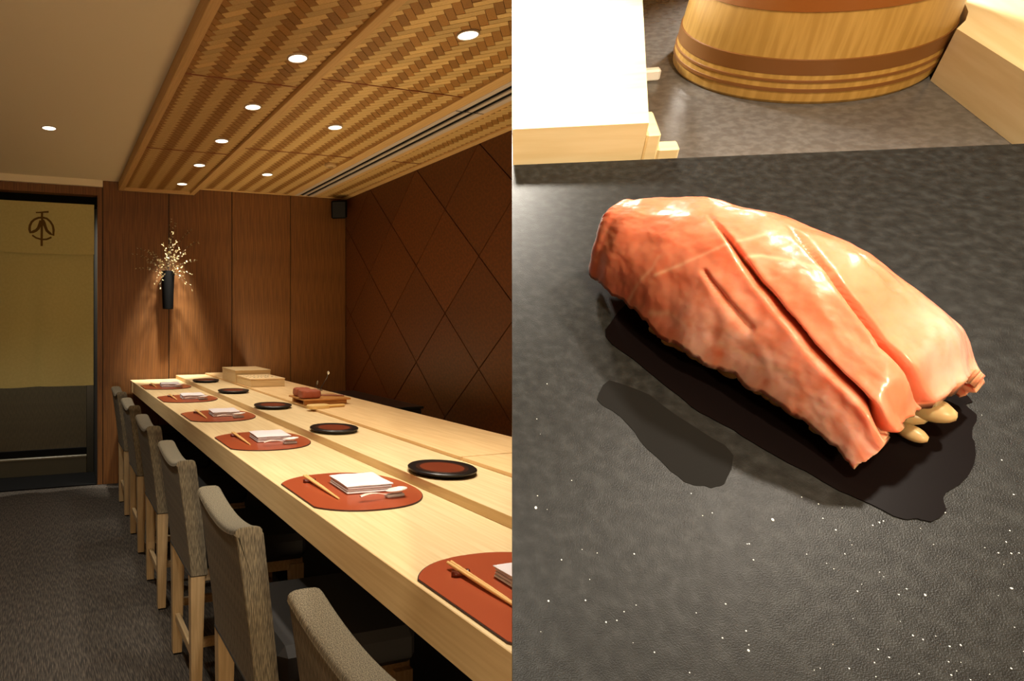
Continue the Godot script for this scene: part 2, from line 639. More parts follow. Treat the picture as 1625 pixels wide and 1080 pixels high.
func canopies() -> void:
	M.weave_back = mat(Color(0.20, 0.11, 0.04), 0.8)
	for k in 3:
		var t := 0.94 + 0.06 * k
		var lt := streak(Color(0.785, 0.645, 0.40), Color(0.82, 0.685, 0.44), Vector3(6, 6, 6), 0.5, 61 + k, 0.03) if k == 0 else null
		if k == 0:
			M.bam_sheen = lt  # same bamboo, its sheen painted in as a lighter colour
			M.bam_dull = streak(Color(0.58, 0.405, 0.18), Color(0.63, 0.45, 0.21), Vector3(6, 6, 6), 0.55, 71, 0.03)  # same bamboo away from the sheen, painted darker
		M["bamboo_0_%d" % k] = with_scale(M.bam_sheen, Vector3(6, 6, 6), Color(t, t, t))
		M["bamboo_1_%d" % k] = with_scale(M.bam_dull, Vector3(6, 6, 6), Color(t, t, t))
	var far := BACK - 0.012
	# lower canopy over the guests
	var a := thing("ceiling_canopy", "lower woven bamboo ceiling canopy in a pale wood frame above the stools", "canopy")
	a.set_meta("kind", "structure")
	var y := 2.573
	var xl := 0.523
	var xr := 1.193
	var near := -0.6
	part("frame_rail", span(xl, xl + 0.045, 2.55, CEIL, near, far, 0.002), M.frame_wood, a)
	part("frame_rail", span(xr - 0.045, xr, 2.55, CEIL, near, far, 0.002), M.frame_wood, a)
	part("frame_rail", span(xl + 0.045, xr - 0.045, 2.55, CEIL, far - 0.03, far, 0.002), with_scale(M.frame_wood, Vector3(0.6, 12, 12)), a)
	part("frame_rail", span(xl + 0.045, xr - 0.045, 2.55, CEIL, near, near + 0.03, 0.002), with_scale(M.frame_wood, Vector3(0.6, 12, 12)), a)
	part("backing_board", span(xl + 0.045, xr - 0.045, y + 0.013, CEIL, near + 0.03, far - 0.03), M.weave_back, a)
	var seams := [near + 0.03, 0.29, 1.59, 2.895, 4.205, far - 0.03]
	for k in 5:
		weave(a, xl + 0.046, xr - 0.046, seams[k] + 0.003, seams[k + 1] - 0.003, y, k == 2)
		if k > 0:
			part("seam_strip", span(xl + 0.046, xr - 0.046, y - 0.002, y + 0.012, seams[k] - 0.001, seams[k] + 0.0025), mat(Color(0.55, 0.33, 0.2), 0.6), a)
	# upper canopy over the chef's side
	var c := thing("ceiling_canopy", "upper woven bamboo ceiling canopy holding the black slot air vent", "canopy")
	c.set_meta("kind", "structure")
	y = 2.610
	part("backing_board", span(1.194, RIGHT - 0.003, y + 0.013, CEIL, near, far), M.weave_back, c)
	var seams2 := [near, 0.24, 1.54, 2.848, 4.15, far - 0.02]
	for k in 5:
		weave(c, 1.196, 2.074, seams2[k] + 0.003, seams2[k + 1] - 0.003, y, k == 2)
		weave(c, 2.392, 2.652, seams2[k] + 0.003, seams2[k + 1] - 0.003, y, k == 2)
		if k > 0:
			part("seam_strip", span(1.196, 2.074, y - 0.002, y + 0.012, seams2[k] - 0.001, seams2[k] + 0.0025), mat(Color(0.55, 0.33, 0.2), 0.6), c)
			part("seam_strip", span(2.392, 2.652, y - 0.002, y + 0.012, seams2[k] - 0.001, seams2[k] + 0.0025), mat(Color(0.55, 0.33, 0.2), 0.6), c)
	part("frame_rail", span(2.075, 2.157, y - 0.006, y + 0.013, near, far, 0.001), M.frame_wood, c)
	part("frame_rail", span(2.345, 2.391, y - 0.006, y + 0.013, near, far, 0.001), M.frame_wood, c)
	part("frame_rail", span(2.653, RIGHT - 0.003, y - 0.008, y + 0.013, near, far, 0.001), M.frame_wood, c)
	part("frame_rail", span(1.196, 2.652, y - 0.006, y + 0.013, far - 0.02, far, 0.001), with_scale(M.frame_wood, Vector3(0.6, 12, 12)), c)
	# slot air vent set into it
	var v := thing("air_vent", "long white slot air vent with two black slots along the upper canopy", "vent")
	var s0 := near
	part("body", span(2.158, 2.344, y + 0.002, y + 0.0125, s0, far - 0.022), M.black, v)
	for e in [[2.158, 2.196], [2.236, 2.262], [2.302, 2.344]]:
		part("flange", span(e[0], e[1], y - 0.008, y + 0.002, s0, far - 0.022, 0.001), mat(Color(0.78, 0.72, 0.66), 0.4), v)
	part("joint", span(2.158, 2.344, y - 0.0095, y - 0.0075, 3.02, 3.026), M.dark, v)

# ------------------------------------------------------------------ lamps
func downlight(at: Vector3, label: String, group: String, energy: float, angle: float, r := 0.04, aim := Vector3(0, -1, 0)) -> void:
	var t := thing("downlight", label, "light", at, group)
	var ring := MB.new()
	ring.lathe([Vector2(r * 1.0, 0.004), Vector2(r * 1.02, -0.003), Vector2(r * 1.12, -0.004), Vector2(r * 1.18, -0.001), Vector2(r * 1.18, 0.004)], 40)
	part("trim_ring", ring.mesh(45.0), mat(Color(0.72, 0.66, 0.58), 0.4), t)
	var lens := MB.new()
	lens.lathe([Vector2(0.0005, -0.0015), Vector2(r * 1.01, -0.0015), Vector2(r * 1.01, 0.003), Vector2(0.0005, 0.003)], 40)
	var lm := mat(Color(0.9, 0.88, 0.84), 0.4)
	lm.emission_enabled = true
	lm.emission = Color(1.0, 0.93, 0.82)
	lm.emission_energy_multiplier = 3.0
	part("lens", lens.mesh(45.0), lm, t)
	spot(at + Vector3(0, -0.012, 0), at + Vector3(0, -0.012, 0) + aim, energy, angle, WARM, 1.0, r * 0.9)

func lamps() -> void:
	var names := ["fifth", "fourth", "third", "second", "first"]
	for k in 5:
		var d: float = [2.57, 3.228, 3.895, 4.55, 5.215][k]
		downlight(P(1.018, 2.571, d), "round recessed downlight in the lower canopy, %s from the back wall" % names[k], "downlights in the lower canopy", 1.08 if k < 4 else 9.5, 33.0 if k < 4 else 19.0, 0.04, Vector3(0, -1, 0) if k < 4 else Vector3(-0.08, -1.57, -0.35))
	downlight(P(1.02, 2.571, 1.91), "round recessed downlight in the lower canopy, above the nearest stools", "downlights in the lower canopy", 1.25, 38.0)
	for k in 3:
		downlight(P(1.644, 2.608, [2.22, 3.525, 4.824][k]), "round recessed downlight in the upper canopy, %s from the back wall" % ["third", "second", "first"][k], "downlights in the upper canopy", 1.0, 40.0)
	downlight(P(-0.038, CEIL - 0.002, 4.145), "round recessed downlight in the plain ceiling beside the canopy", "downlights in the plain ceiling", 2.6, 50.0)
	downlight(P(-0.038, CEIL - 0.002, 2.20), "round recessed downlight in the plain ceiling, nearer the camera", "downlights in the plain ceiling", 3.0, 36.0)
	downlight(P(-0.038, CEIL - 0.002, 0.2), "round recessed downlight in the plain ceiling, above the camera", "downlights in the plain ceiling", 3.0, 36.0)
	var s := thing("smoke_detector", "small round cream smoke detector on the upper canopy beside the vent", "detector", P(2.0, 2.608, 4.367))
	var b := MB.new()
	b.lathe([Vector2(0.0005, -0.022), Vector2(0.035, -0.022), Vector2(0.045, -0.015), Vector2(0.048, 0.001), Vector2(0.0005, 0.001)], 32)
	part("body", b.mesh(35.0), mat(Color(0.75, 0.62, 0.42), 0.5), s)
	var bb := MB.new()
	bb.lathe([Vector2(0.0005, -0.026), Vector2(0.018, -0.026), Vector2(0.02, -0.0215), Vector2(0.0005, -0.0215)], 24)
	part("sensor", bb.mesh(35.0), mat(Color(0.6, 0.48, 0.3), 0.5), s)
	# paper lantern added behind the camera as fill for room and display
	var fl := thing("added_floor_lamp", "white paper floor lantern added behind the camera as fill light", "lamp", P(-0.05, 0.0, -1.7))
	var fb := MB.new()
	fb.lathe([Vector2(0.0005, 0.0), Vector2(0.14, 0.0), Vector2(0.14, 0.012), Vector2(0.012, 0.03), Vector2(0.010, 1.02), Vector2(0.0005, 1.02)], 32)
	part("base", fb.mesh(35.0), M.black, fl)
	var sh := MB.new()
	sh.ball(Vector3(0, 1.17, 0), Vector3(0.15, 0.15, 0.15), 28)
	var shm := mat(Color(0.9, 0.86, 0.78), 0.8)
	shm.emission_enabled = true
	shm.emission = Color(1.0, 0.86, 0.64)
	shm.emission_energy_multiplier = 1.5
	part("shade", sh.mesh(60.0), shm, fl)
	var ol := OmniLight3D.new()
	ol.name = "lantern_fill_light"
	ol.light_color = Color(1.0, 0.88, 0.70)
	ol.light_energy = 4.5
	ol.light_size = 0.12
	ol.omni_range = 14.0
	ol.omni_attenuation = 2.0
	ol.shadow_enabled = true
	ol.position = Vector3(0, 1.17, 0)
	fl.add_child(ol)
	# added light strip, imitating bounce from the worktop, washing up over the chef's side
	var ls := thing("added_light_strip", "slim warm light strip added behind the counter to brighten the canopies", "light")
	ls.rotation.y = CY
	part("housing", span(1.777, 1.835, 0.82, 0.838, 0.9, 5.3, 0.002), M.black, ls)
	var sm := mat(Color(0.9, 0.85, 0.75), 0.5)
	sm.emission_enabled = true
	sm.emission = Color(1.0, 0.82, 0.58)
	sm.emission_energy_multiplier = 1.5
	part("diffuser", span(1.785, 1.828, 0.838, 0.842, 0.92, 5.28, 0.001), sm, ls)
	var al := AreaLight3D.new()
	al.name = "bounce_fill_light"
	al.light_color = Color(1.0, 0.90, 0.72)
	al.light_energy = 2.6
	al.area_size = Vector2(0.04, 4.3)
	al.area_range = 12.0
	al.shadow_enabled = true
	al.position = P(1.8065, 0.850, 3.1)
	al.rotation = Vector3(PI / 2, 0, 0)
	ls.add_child(al)
	# loudspeaker in the far corner
	var sp := thing("wall_speaker", "small black loudspeaker mounted high in the far corner", "speaker", P(2.58, 2.48, 5.44))
	var box := MB.new()
	box.box(Vector3.ZERO, Vector3(0.145, 0.17, 0.12), 0.012, Basis(Vector3.UP, -0.5) * Basis(Vector3.RIGHT, 0.2))
	part("cabinet", box.mesh(0.0), M.black, sp)
	var gr := MB.new()
	gr.box(Basis(Vector3.UP, -0.5) * Basis(Vector3.RIGHT, 0.2) * Vector3(0, 0, 0.062), Vector3(0.12, 0.145, 0.006), 0.002, Basis(Vector3.UP, -0.5) * Basis(Vector3.RIGHT, 0.2))
	part("grille", gr.mesh(0.0), mat(Color(0.05, 0.05, 0.05), 0.8), sp)
	var br := MB.new()
	br.tube([Vector3(0.02, 0.02, -0.03), Vector3(0.03, 0.03, -0.122)], [0.012], 10)
	part("bracket", br.mesh(50.0), M.dark, sp)

# ------------------------------------------------------------------ counter
func counter() -> void:
	var c := thing("sushi_counter", "long pale cypress sushi counter stepped in three levels", "counter")
	c.rotation.y = CY
	var near := -0.9
	var far := BACK - 0.03
	part("dining_top", span(0.677, 1.120, 0.805, 0.900, near, far, 0.0015), M.hinoki, c)
	part("middle_top", span(1.079, 1.40, 0.9001, 0.932, near, far, 0.0015), with_scale(M.hinoki, Vector3(8, 8, 0.4)), c)
	part("work_board", span(1.348, 1.775, 0.9325, 0.945, 1.823, far, 0.001), with_scale(M.hinoki, Vector3(5, 5, 0.5), Color(1.03, 0.98, 0.93)), c)
	part("work_board", span(1.348, 1.775, 0.9325, 0.945, near, 1.815, 0.001), with_scale(M.hinoki, Vector3(5.5, 5, 0.45), Color(1.03, 0.98, 0.93)), c)
	part("back_edge", span(1.4005, 1.775, 0.80, 0.932, near, far, 0.001), M.hinoki, c)
	part("base_panel", span(1.13, 1.75, 0.0, 0.80, near, far), M.dark, c)
	part("footrest", span(1.02, 1.13, 0.16, 0.20, near, far, 0.004), mat(Color(0.10, 0.07, 0.045), 0.5), c)

func mat_shape(grow: float) -> PackedVector2Array:
	# a disc with its guest side cut straight
	var pts := PackedVector2Array()
	for k in 72:
		var a := TAU * k / 72.0
		var ca := cos(a)
		var sa := sin(a)
		var rx := (0.197 if ca > 0 else 0.215) + grow
		var rz := 0.205 + grow
		var x: float = signf(ca) * pow(absf(ca), 2.0 / 2.3) * rx
		var z: float = signf(sa) * pow(absf(sa), 2.0 / 2.3) * rz
		pts.append(Vector2(maxf(x, -0.180 - grow), z))
	var out := PackedVector2Array()
	for p in pts:
		if out.is_empty() or p.distance_to(out[out.size() - 1]) > 0.002:
			out.append(p)
	return out

func settings_on_counter() -> void:
	var ord := ["nearest the camera", "second from the camera", "third from the camera", "third from the back wall", "second from the back wall", "nearest the back wall"]
	var ds := [0.94, 1.70, 2.525, 3.265, 4.06, 4.86]
	var set_mat: Node3D
	var towel: Node3D
	var sticks: Node3D
	var rest: Node3D
	var spoon: Node3D
	var srest: Node3D
	for k in 6:
		var at := CP(0.868, 0.9006, ds[k])
		if k == 0:
			set_mat = thing("placemat", "", "placemat")
			var b := MB.new()
			b.prism(mat_shape(-0.002), 0.0, 0.0042, 0.0008)
			part("mat_top", b.mesh(30.0), M.lacquer, set_mat)
			var e := MB.new()
			e.prism(mat_shape(0.0), 0.0, 0.0032, 0.0)
			part("edge_band", e.mesh(30.0), mat(Color(0.16, 0.045, 0.02), 0.5), set_mat)
		var m: Node3D = set_mat if k == 0 else copy(set_mat, "placemat", "")
		tag(m, "brown red half round lacquer placemat on the counter, %s" % ord[k], "placemat", "placemats along the counter")
		m.position = at
		m.rotation.y = CY
		# folded white towel
		if k == 0:
			towel = thing("folded_towel", "", "towel")
			var fold := MB.new()
			for i in 4:
				fold.box(Vector3(0.0, 0.0032 + i * 0.0064, 0.0), Vector3(0.147 - 0.002 * i, 0.0058, 0.140 - 0.003 * (i % 2)), 0.0026)
			part("folds", fold.mesh(60.0), mat(Color(0.84, 0.80, 0.80), 0.95), towel)
			var topf := MB.new()
			var rings := []
			for i in 15:
				var ring := PackedVector3Array()
				var u := i / 14.0 * 2.0 - 1.0
				for j in 16:
					var w := j / 15.0 * 2.0 - 1.0
					var edge := pow(maxf(absf(u), absf(w)), 8.0)
					ring.append(Vector3(u * 0.0745, 0.0285 - 0.005 * edge + 0.0008 * sin(u * 5.0 + w * 3.0), w * 0.0705))
				for j in 16:
					var w := (15 - j) / 15.0 * 2.0 - 1.0
					ring.append(Vector3(u * 0.0745, 0.0215, w * 0.0705))
				rings.append(ring)
			topf.loft(rings)
			part("top_fold", topf.mesh(45.0), mat(Color(0.86, 0.82, 0.82), 0.95), towel)
		var t: Node3D = towel if k == 0 else copy(towel, "folded_towel", "")
		tag(t, "folded white towel on the placemat %s" % ord[k], "towel", "folded towels on the placemats")
		t.position = CP(0.868 + 0.036, 0.9052, ds[k] + 0.012)
		t.rotation.y = CY - 0.06
		# chopsticks on their rest
		if k == 0:
			rest = thing("chopstick_rest", "", "chopstick rest")
			var b := MB.new()
			var rings := []
			for i in 13:
				var u := i / 12.0 * 2.0 - 1.0
				var r := PackedVector3Array()
				var w := 0.0085 * sqrt(maxf(0.02, 1.0 - pow(absf(u), 4.0)))
				var hgt := 0.0085 + 0.005 * u * u
				if absf(u) > 0.9:
					hgt *= 0.75
				for j in 12:
					var a := TAU * j / 12.0
					r.append(Vector3(u * 0.021, maxf(0.0, hgt * 0.5 + sin(a) * hgt * 0.5), cos(a) * w))
				rings.append(r)
			b.loft(rings)
			part("body", b.mesh(50.0), mat(Color(0.33, 0.11, 0.05), 0.3), rest)
		var r2: Node3D = rest if k == 0 else copy(rest, "chopstick_rest", "")
		tag(r2, "small brown glazed chopstick rest on the placemat %s" % ord[k], "chopstick rest", "chopstick rests on the placemats")
		r2.position = CP(0.868 - 0.090, 0.9052, ds[k] + 0.112)
		if k == 0:
			sticks = thing("chopsticks", "", "chopsticks")
			for s in [-1.0, 1.0]:
				var b := MB.new()
				var p0 := Vector3(s * 0.0042, 0.0120, -0.045)
				var p1 := Vector3(s * 0.0014 - 0.002, 0.0018, 0.195)
				b.tube([p0, p0.lerp(p1, 0.5), p1], [0.0037, 0.0039, 0.0018], 8)
				part("chopstick", b.mesh(50.0), mat(Color(0.86, 0.68, 0.42), 0.5), sticks)
		var st: Node3D = sticks if k == 0 else copy(sticks, "chopsticks", "")
		tag(st, "pair of pale wood chopsticks propped on the rest, placemat %s" % ord[k], "chopsticks", "chopsticks on the placemats")
		st.position = CP(0.868 - 0.088, 0.9057, ds[k] + 0.105)
		st.rotation.y = CY + 0.02
		# spoon on its white rest
		if k == 0:
			srest = thing("spoon_rest", "", "spoon rest")
			var b := MB.new()
			b.box(Vector3(0, 0.0045, 0), Vector3(0.060, 0.009, 0.020), 0.003)
			part("body", b.mesh(0.0), mat(Color(0.70, 0.66, 0.64), 0.35), srest)
			spoon = thing("spoon", "", "spoon")
			var h := MB.new()
			var hp := []
			var hr := []
			for i in 13:
				var u := i / 12.0
				hp.append(Vector3(-0.092 + 0.088 * u, 0.0225 + 0.004 * sin(u * 4.0) - 0.006 * u * u, 0.002 * sin(u * 3.0)))
				hr.append(lerpf(0.0064, 0.0030, smoothstep(0.15, 0.75, u)))
			h.tube(hp, hr, 10, 0.45)
			part("handle", h.mesh(50.0), mat(Color(0.84, 0.74, 0.68), 0.3), spoon)
			var bw := MB.new()
			var rings := []
			for i in 9:
				var ring := PackedVector3Array()
				var rr := i / 8.0
				for j in 24:
					var a := TAU * j / 24.0
					ring.append(Vector3(0.030 + cos(a) * 0.036 * rr, 0.0125 + 0.0105 * rr * rr, sin(a) * 0.0175 * rr * (1.0 + 0.15 * cos(a))))
				rings.append(ring)
			for i in 9:
				var ring := PackedVector3Array()
				var rr := (8 - i) / 8.0
				for j in 24:
					var a := TAU * j / 24.0
					ring.append(Vector3(0.030 + cos(a) * 0.035 * rr, 0.0142 + 0.0095 * rr * rr, sin(a) * 0.0168 * rr * (1.0 + 0.15 * cos(a))))
				rings.append(ring)
			bw.loft(rings)
			part("bowl", bw.mesh(50.0), mat(Color(0.86, 0.82, 0.78), 0.3), spoon)
		var sr: Node3D = srest if k == 0 else copy(srest, "spoon_rest", "")
		tag(sr, "small white block under the spoon, placemat %s" % ord[k], "spoon rest", "spoon rests on the placemats")
		sr.position = CP(0.868 + 0.080, 0.9052, ds[k] - 0.113)
		sr.rotation.y = 0.1
		var sn: Node3D = spoon if k == 0 else copy(spoon, "spoon", "")
		tag(sn, "white bowled spoon with slender handle beside the towel, placemat %s" % ord[k], "spoon", "spoons on the placemats")
		sn.position = CP(0.868 + 0.052, 0.9042, ds[k] - 0.124)
		sn.rotation = Vector3(0, 0.1, 0.06)
	# round plates on the middle step
	var glaze := mat(Color(0.055, 0.045, 0.042), 0.35)
	var plate: Node3D
	var pw := ["nearest the camera", "second from the camera", "third from the camera", "second from the back wall", "nearest the back wall"]
	for k in 5:
		if k == 0:
			plate = thing("round_plate", "", "plate")
			var b := MB.new()
			b.lathe([Vector2(0.0005, 0.0), Vector2(0.088, 0.0), Vector2(0.092, 0.005), Vector2(0.100, 0.007), Vector2(0.1055, 0.012), Vector2(0.1055, 0.016), Vector2(0.102, 0.0185), Vector2(0.080, 0.0165), Vector2(0.0005, 0.0160)], 64)
			part("body", b.mesh(30.0), glaze, plate)
			var r := MB.new()
			r.lathe([Vector2(0.0005, 0.0160), Vector2(0.0005, 0.0166), Vector2(0.066, 0.0167), Vector2(0.071, 0.0163)], 64)
			part("centre_glaze", r.mesh(30.0), mat(Color(0.42, 0.165, 0.065), 0.38), plate)
			var g2 := MB.new()
			g2.lathe([Vector2(0.068, 0.0160), Vector2(0.068, 0.01655), Vector2(0.080, 0.0169), Vector2(0.081, 0.0160)], 64)
			part("glaze_fade", g2.mesh(30.0), mat(Color(0.18, 0.08, 0.045), 0.36), plate)
		var q: Node3D = plate if k == 0 else copy(plate, "round_plate", "")
		tag(q, "round dark plate with a russet centre on the middle step, %s" % pw[k], "plate", "round plates on the middle step")
		q.position = CP(1.183, 0.9326, [1.695, 2.485, 3.27, 4.05, 4.83][k])
		if k > 0:
			q.rotation.y = k * 0.7

# ------------------------------------------------------------------ stools
func chairs() -> void:
	var c := thing("counter_stool", "", "stool")
	# backrest: a padded slab, leaning, its top edge dipping in the middle
	var b := MB.new()
	var rings := []
	var hw := 0.205
	for i in 23:
		var u := i / 22.0 * 2.0 - 1.0
		var z := sin(u * PI / 2) * hw
		var near_end := clampf((absf(u) - 0.86) / 0.14, 0.0, 1.0)
		var top := 0.905 - 0.034 * (1.0 - pow(absf(z) / hw, 2.0))
		var inset := 0.008 * near_end * near_end
		top -= inset * 0.7
		var ring := PackedVector3Array()
		var cor := 0.020
		# profile, counter-clockwise from low rear
		var y0 := 0.475
		var rear := func(y: float) -> float: return 0.003 - 0.055 * pow((y - y0) / 0.43, 1.2)
		var front := func(y: float) -> float: return 0.068 - 0.046 * pow((y - y0) / 0.43, 1.1)
		for k in 12:
			var y := lerpf(y0, top - cor, k / 11.0)
			ring.append(Vector3(rear.call(y) + inset, y, z))
		var xr: float = rear.call(top)
		var xf: float = front.call(top)
		for k in 9:
			var a := PI * k / 8.0
			var xm := (xr + xf) / 2.0
			var hx := (xf - xr) / 2.0
			var sx := -signf(cos(a)) * pow(absf(cos(a)), 0.55)
			ring.append(Vector3(xm + sx * (hx - inset), top - cor + cor * pow(sin(a), 0.7), z))
		for k in 12:
			var y := lerpf(top - cor, y0, k / 11.0)
			ring.append(Vector3(front.call(y) - inset, y, z))
		rings.append(ring)
	b.loft(rings)
	var back := part("backrest", b.mesh(50.0), M.fabric, c)
	for side in [-1.0, 1.0]:
		var p := MB.new()
		var pts := []
		for k in 20:
			var y := lerpf(0.48, 0.884, k / 19.0)
			pts.append(Vector3(0.003 - 0.055 * pow((y - 0.475) / 0.43, 1.2) + 0.004, y, side * (hw - 0.003)))
		p.tube(pts, [0.003], 6)
		part("piping", p.mesh(60.0), M.fabric, back)
	var tp := MB.new()
	var tpts := []
	for k in 25:
		var z := lerpf(-hw + 0.004, hw - 0.004, k / 24.0)
		var top := 0.905 - 0.034 * (1.0 - pow(absf(z) / hw, 2.0)) - 0.018
		tpts.append(Vector3(0.003 - 0.055 * pow((top - 0.475) / 0.43, 1.2) - 0.0005, top, z))
	tp.tube(tpts, [0.0028], 6)
	part("piping", tp.mesh(60.0), M.fabric, back)
	var hem := MB.new()
	hem.box(Vector3(0.0345, 0.474, 0), Vector3(0.068, 0.012, 0.402), 0.004)
	part("hem_band", hem.mesh(0.0), mat(Color(0.16, 0.15, 0.13), 0.8), back)
	part("seat", bx(Vector3(0.265, 0.535, 0), Vector3(0.40, 0.10, 0.42), 0.022), mat(Color(0.075, 0.058, 0.045), 0.7), c)
	part("seat_frame", bx(Vector3(0.235, 0.465, 0), Vector3(0.44, 0.045, 0.37), 0.003), M.oak_flat, c)
	var leg := func(x: float, z: float, lean: float) -> ArrayMesh:
		var m := MB.new()
		var low := []
		var high := []
		for q in [[-1, -1], [1, -1], [1, 1], [-1, 1]]:
			low.append(Vector3(x + lean + q[0] * 0.019, 0.008, z + q[1] * 0.017))
			high.append(Vector3(x + q[0] * 0.027, 0.470, z + q[1] * 0.022))
		m.frustum(low, high)
		return m.mesh(0.0)
	for s in [-1.0, 1.0]:
		part("leg", leg.call(0.030, s * 0.180, -0.004), M.oak, c)
		part("leg", leg.call(0.425, s * 0.180, 0.006), M.oak, c)
		part("foot", bx(Vector3(0.026, 0.004, s * 0.180), Vector3(0.032, 0.008, 0.030), 0.002), M.black, c)
		part("foot", bx(Vector3(0.431, 0.004, s * 0.180), Vector3(0.032, 0.008, 0.030), 0.002), M.black, c)
		part("side_stretcher", bx(Vector3(0.228, 0.215, s * 0.180), Vector3(0.36, 0.032, 0.020), 0.002), M.oak_flat, c)
	part("rear_stretcher", bx(Vector3(0.027, 0.160, 0), Vector3(0.022, 0.034, 0.325), 0.002), M.oak_flat, c)
	part("footrest", bx(Vector3(0.428, 0.26, 0), Vector3(0.022, 0.034, 0.325), 0.002), M.oak_flat, c)
	var ds := [0.90, 1.68, 2.46, 3.25, 4.03, 4.80]
	var say := ["grey upholstered counter stool nearest the camera, cut off by the frame", "grey upholstered counter stool, second from the camera", "grey upholstered counter stool, third from the camera", "grey upholstered counter stool, third from the back wall", "grey upholstered counter stool, second from the back wall", "grey upholstered counter stool nearest the back wall"]
	for k in 6:
		var o: Node3D = c if k == 0 else copy(c, "counter_stool", "")
		tag(o, say[k], "stool", "stools along the counter")
		o.position = P(0.468, 0.0, ds[k])
		o.rotation.y = CY

# ------------------------------------------------------------------ vase on the back wall
func wall_flowers() -> void:
	var v := thing("wall_vase", "tall black tapered vase mounted on the wood wall", "vase", P(0.946, 1.52, BACK - 0.07))
	var b := MB.new()
	var outer := []
	var seg := 28
	for p in [[0.0, 0.040], [0.0, 0.0445], [0.004, 0.046], [0.33, 0.058], [0.336, 0.0575], [0.336, 0.053], [0.30, 0.051], [0.28, 0.05]]:
		var r := PackedVector3Array()
		for i in seg:
			var a := TAU * i / seg
			r.append(Vector3(cos(a) * p[1], p[0], sin(a) * p[1]))
		outer.append(r)
	b.loft(outer)
	part("body", b.mesh(35.0), M.black, v)
	part("wall_bracket", bx(Vector3(0, 0.2, -0.058), Vector3(0.04, 0.06, 0.024), 0.003), M.black, v)
	var f := thing("dried_branches", "spray of dried twigs with small pale leaves in the black wall vase", "branches", P(0.946, 1.80, BACK - 0.07))
	var twig := mat(Color(0.28, 0.20, 0.11), 0.8)
	var leafm := mat(Color(0.66, 0.60, 0.43), 0.55)
	leafm.backlight_enabled = true
	leafm.backlight = Color(0.3, 0.27, 0.15)
	# tips of the branches: across, up (metres from the mouth), and out of the wall
	var tips := [[-0.30, 0.19, 0.03], [-0.27, 0.24, 0.06], [-0.28, 0.07, 0.05], [-0.20, 0.12, 0.09], [-0.13, -0.06, 0.10], [-0.09, -0.09, 0.11], [-0.17, 0.22, 0.02],
		[0.02, 0.50, 0.05], [0.06, 0.47, 0.02], [0.03, 0.38, 0.08], [0.20, 0.42, 0.02], [0.25, 0.31, 0.06], [0.24, 0.15, 0.08], [0.19, 0.02, 0.10], [0.20, -0.10, 0.08], [0.12, -0.05, 0.11],
		[0.08, 0.24, 0.12], [0.05, 0.16, 0.13], [0.09, 0.08, 0.13], [-0.06, 0.28, 0.10], [-0.02, 0.20, 0.12], [0.14, 0.20, 0.05], [-0.10, 0.13, 0.12], [0.05, 0.30, 0.10]]
	for k in tips.size():
		var tip := Vector3(tips[k][0], tips[k][1], tips[k][2])
		var root := Vector3(rng.randf_range(-0.02, 0.02), -0.02, rng.randf_range(-0.02, 0.02))
		var lift := maxf(0.10, tip.y * 0.75 + 0.04)
		var mid := Vector3(tip.x * 0.38, lift, tip.z * 0.45)
		var bm := MB.new()
		var pts := []
		var rad := []
		for i in 11:
			var u := i / 10.0
			var q := root.lerp(mid, u).lerp(mid.lerp(tip, u), u)
			q += Vector3(rng.randf_range(-1, 1), rng.randf_range(-1, 1), rng.randf_range(-1, 1)) * 0.004 * (1.0 if i > 1 else 0.0)
			pts.append(q)
			rad.append(lerpf(0.0022, 0.0008, u))
		bm.tube(pts, rad, 5)
		var lv := MB.new()
		for i in range(3, 11):
			var n := 3 if k >= 16 else 2
			for t in n:
				var dirn: Vector3 = (pts[mini(i, 10)] - pts[i - 1]).normalized()
				var sidev := Vector3(rng.randf_range(-1, 1), rng.randf_range(-1, 1), rng.randf_range(-1, 1)).normalized()
				var along := (dirn * 0.7 + sidev * 0.7).normalized()
				var across := along.cross(Vector3(rng.randf_range(-1, 1), rng.randf_range(-1, 1), rng.randf_range(-1, 1))).normalized()
				var nrm := along.cross(across)
				var len := rng.randf_range(0.013, 0.024)
				var wd := len * rng.randf_range(0.20, 0.32)
				var p0: Vector3 = pts[i] + along * 0.002
				var tipl := p0 + along * len
				var l := p0 + along * len * 0.5 + across * wd - nrm * 0.001
				var r := p0 + along * len * 0.5 - across * wd - nrm * 0.001
				var hi := p0 + along * len * 0.5 + nrm * 0.0012
				lv.tri(p0, l, hi); lv.tri(l, tipl, hi); lv.tri(tipl, r, hi); lv.tri(r, p0, hi)
				lv.tri(p0, hi - nrm * 0.003, l); lv.tri(l, hi - nrm * 0.003, tipl); lv.tri(tipl, hi - nrm * 0.003, r); lv.tri(r, hi - nrm * 0.003, p0)
		var br := part("branch", bm.mesh(60.0), twig, f)
		var lo := part("leaves", lv.mesh(0.0), leafm, br)
		lo.set_meta("kind", "stuff")

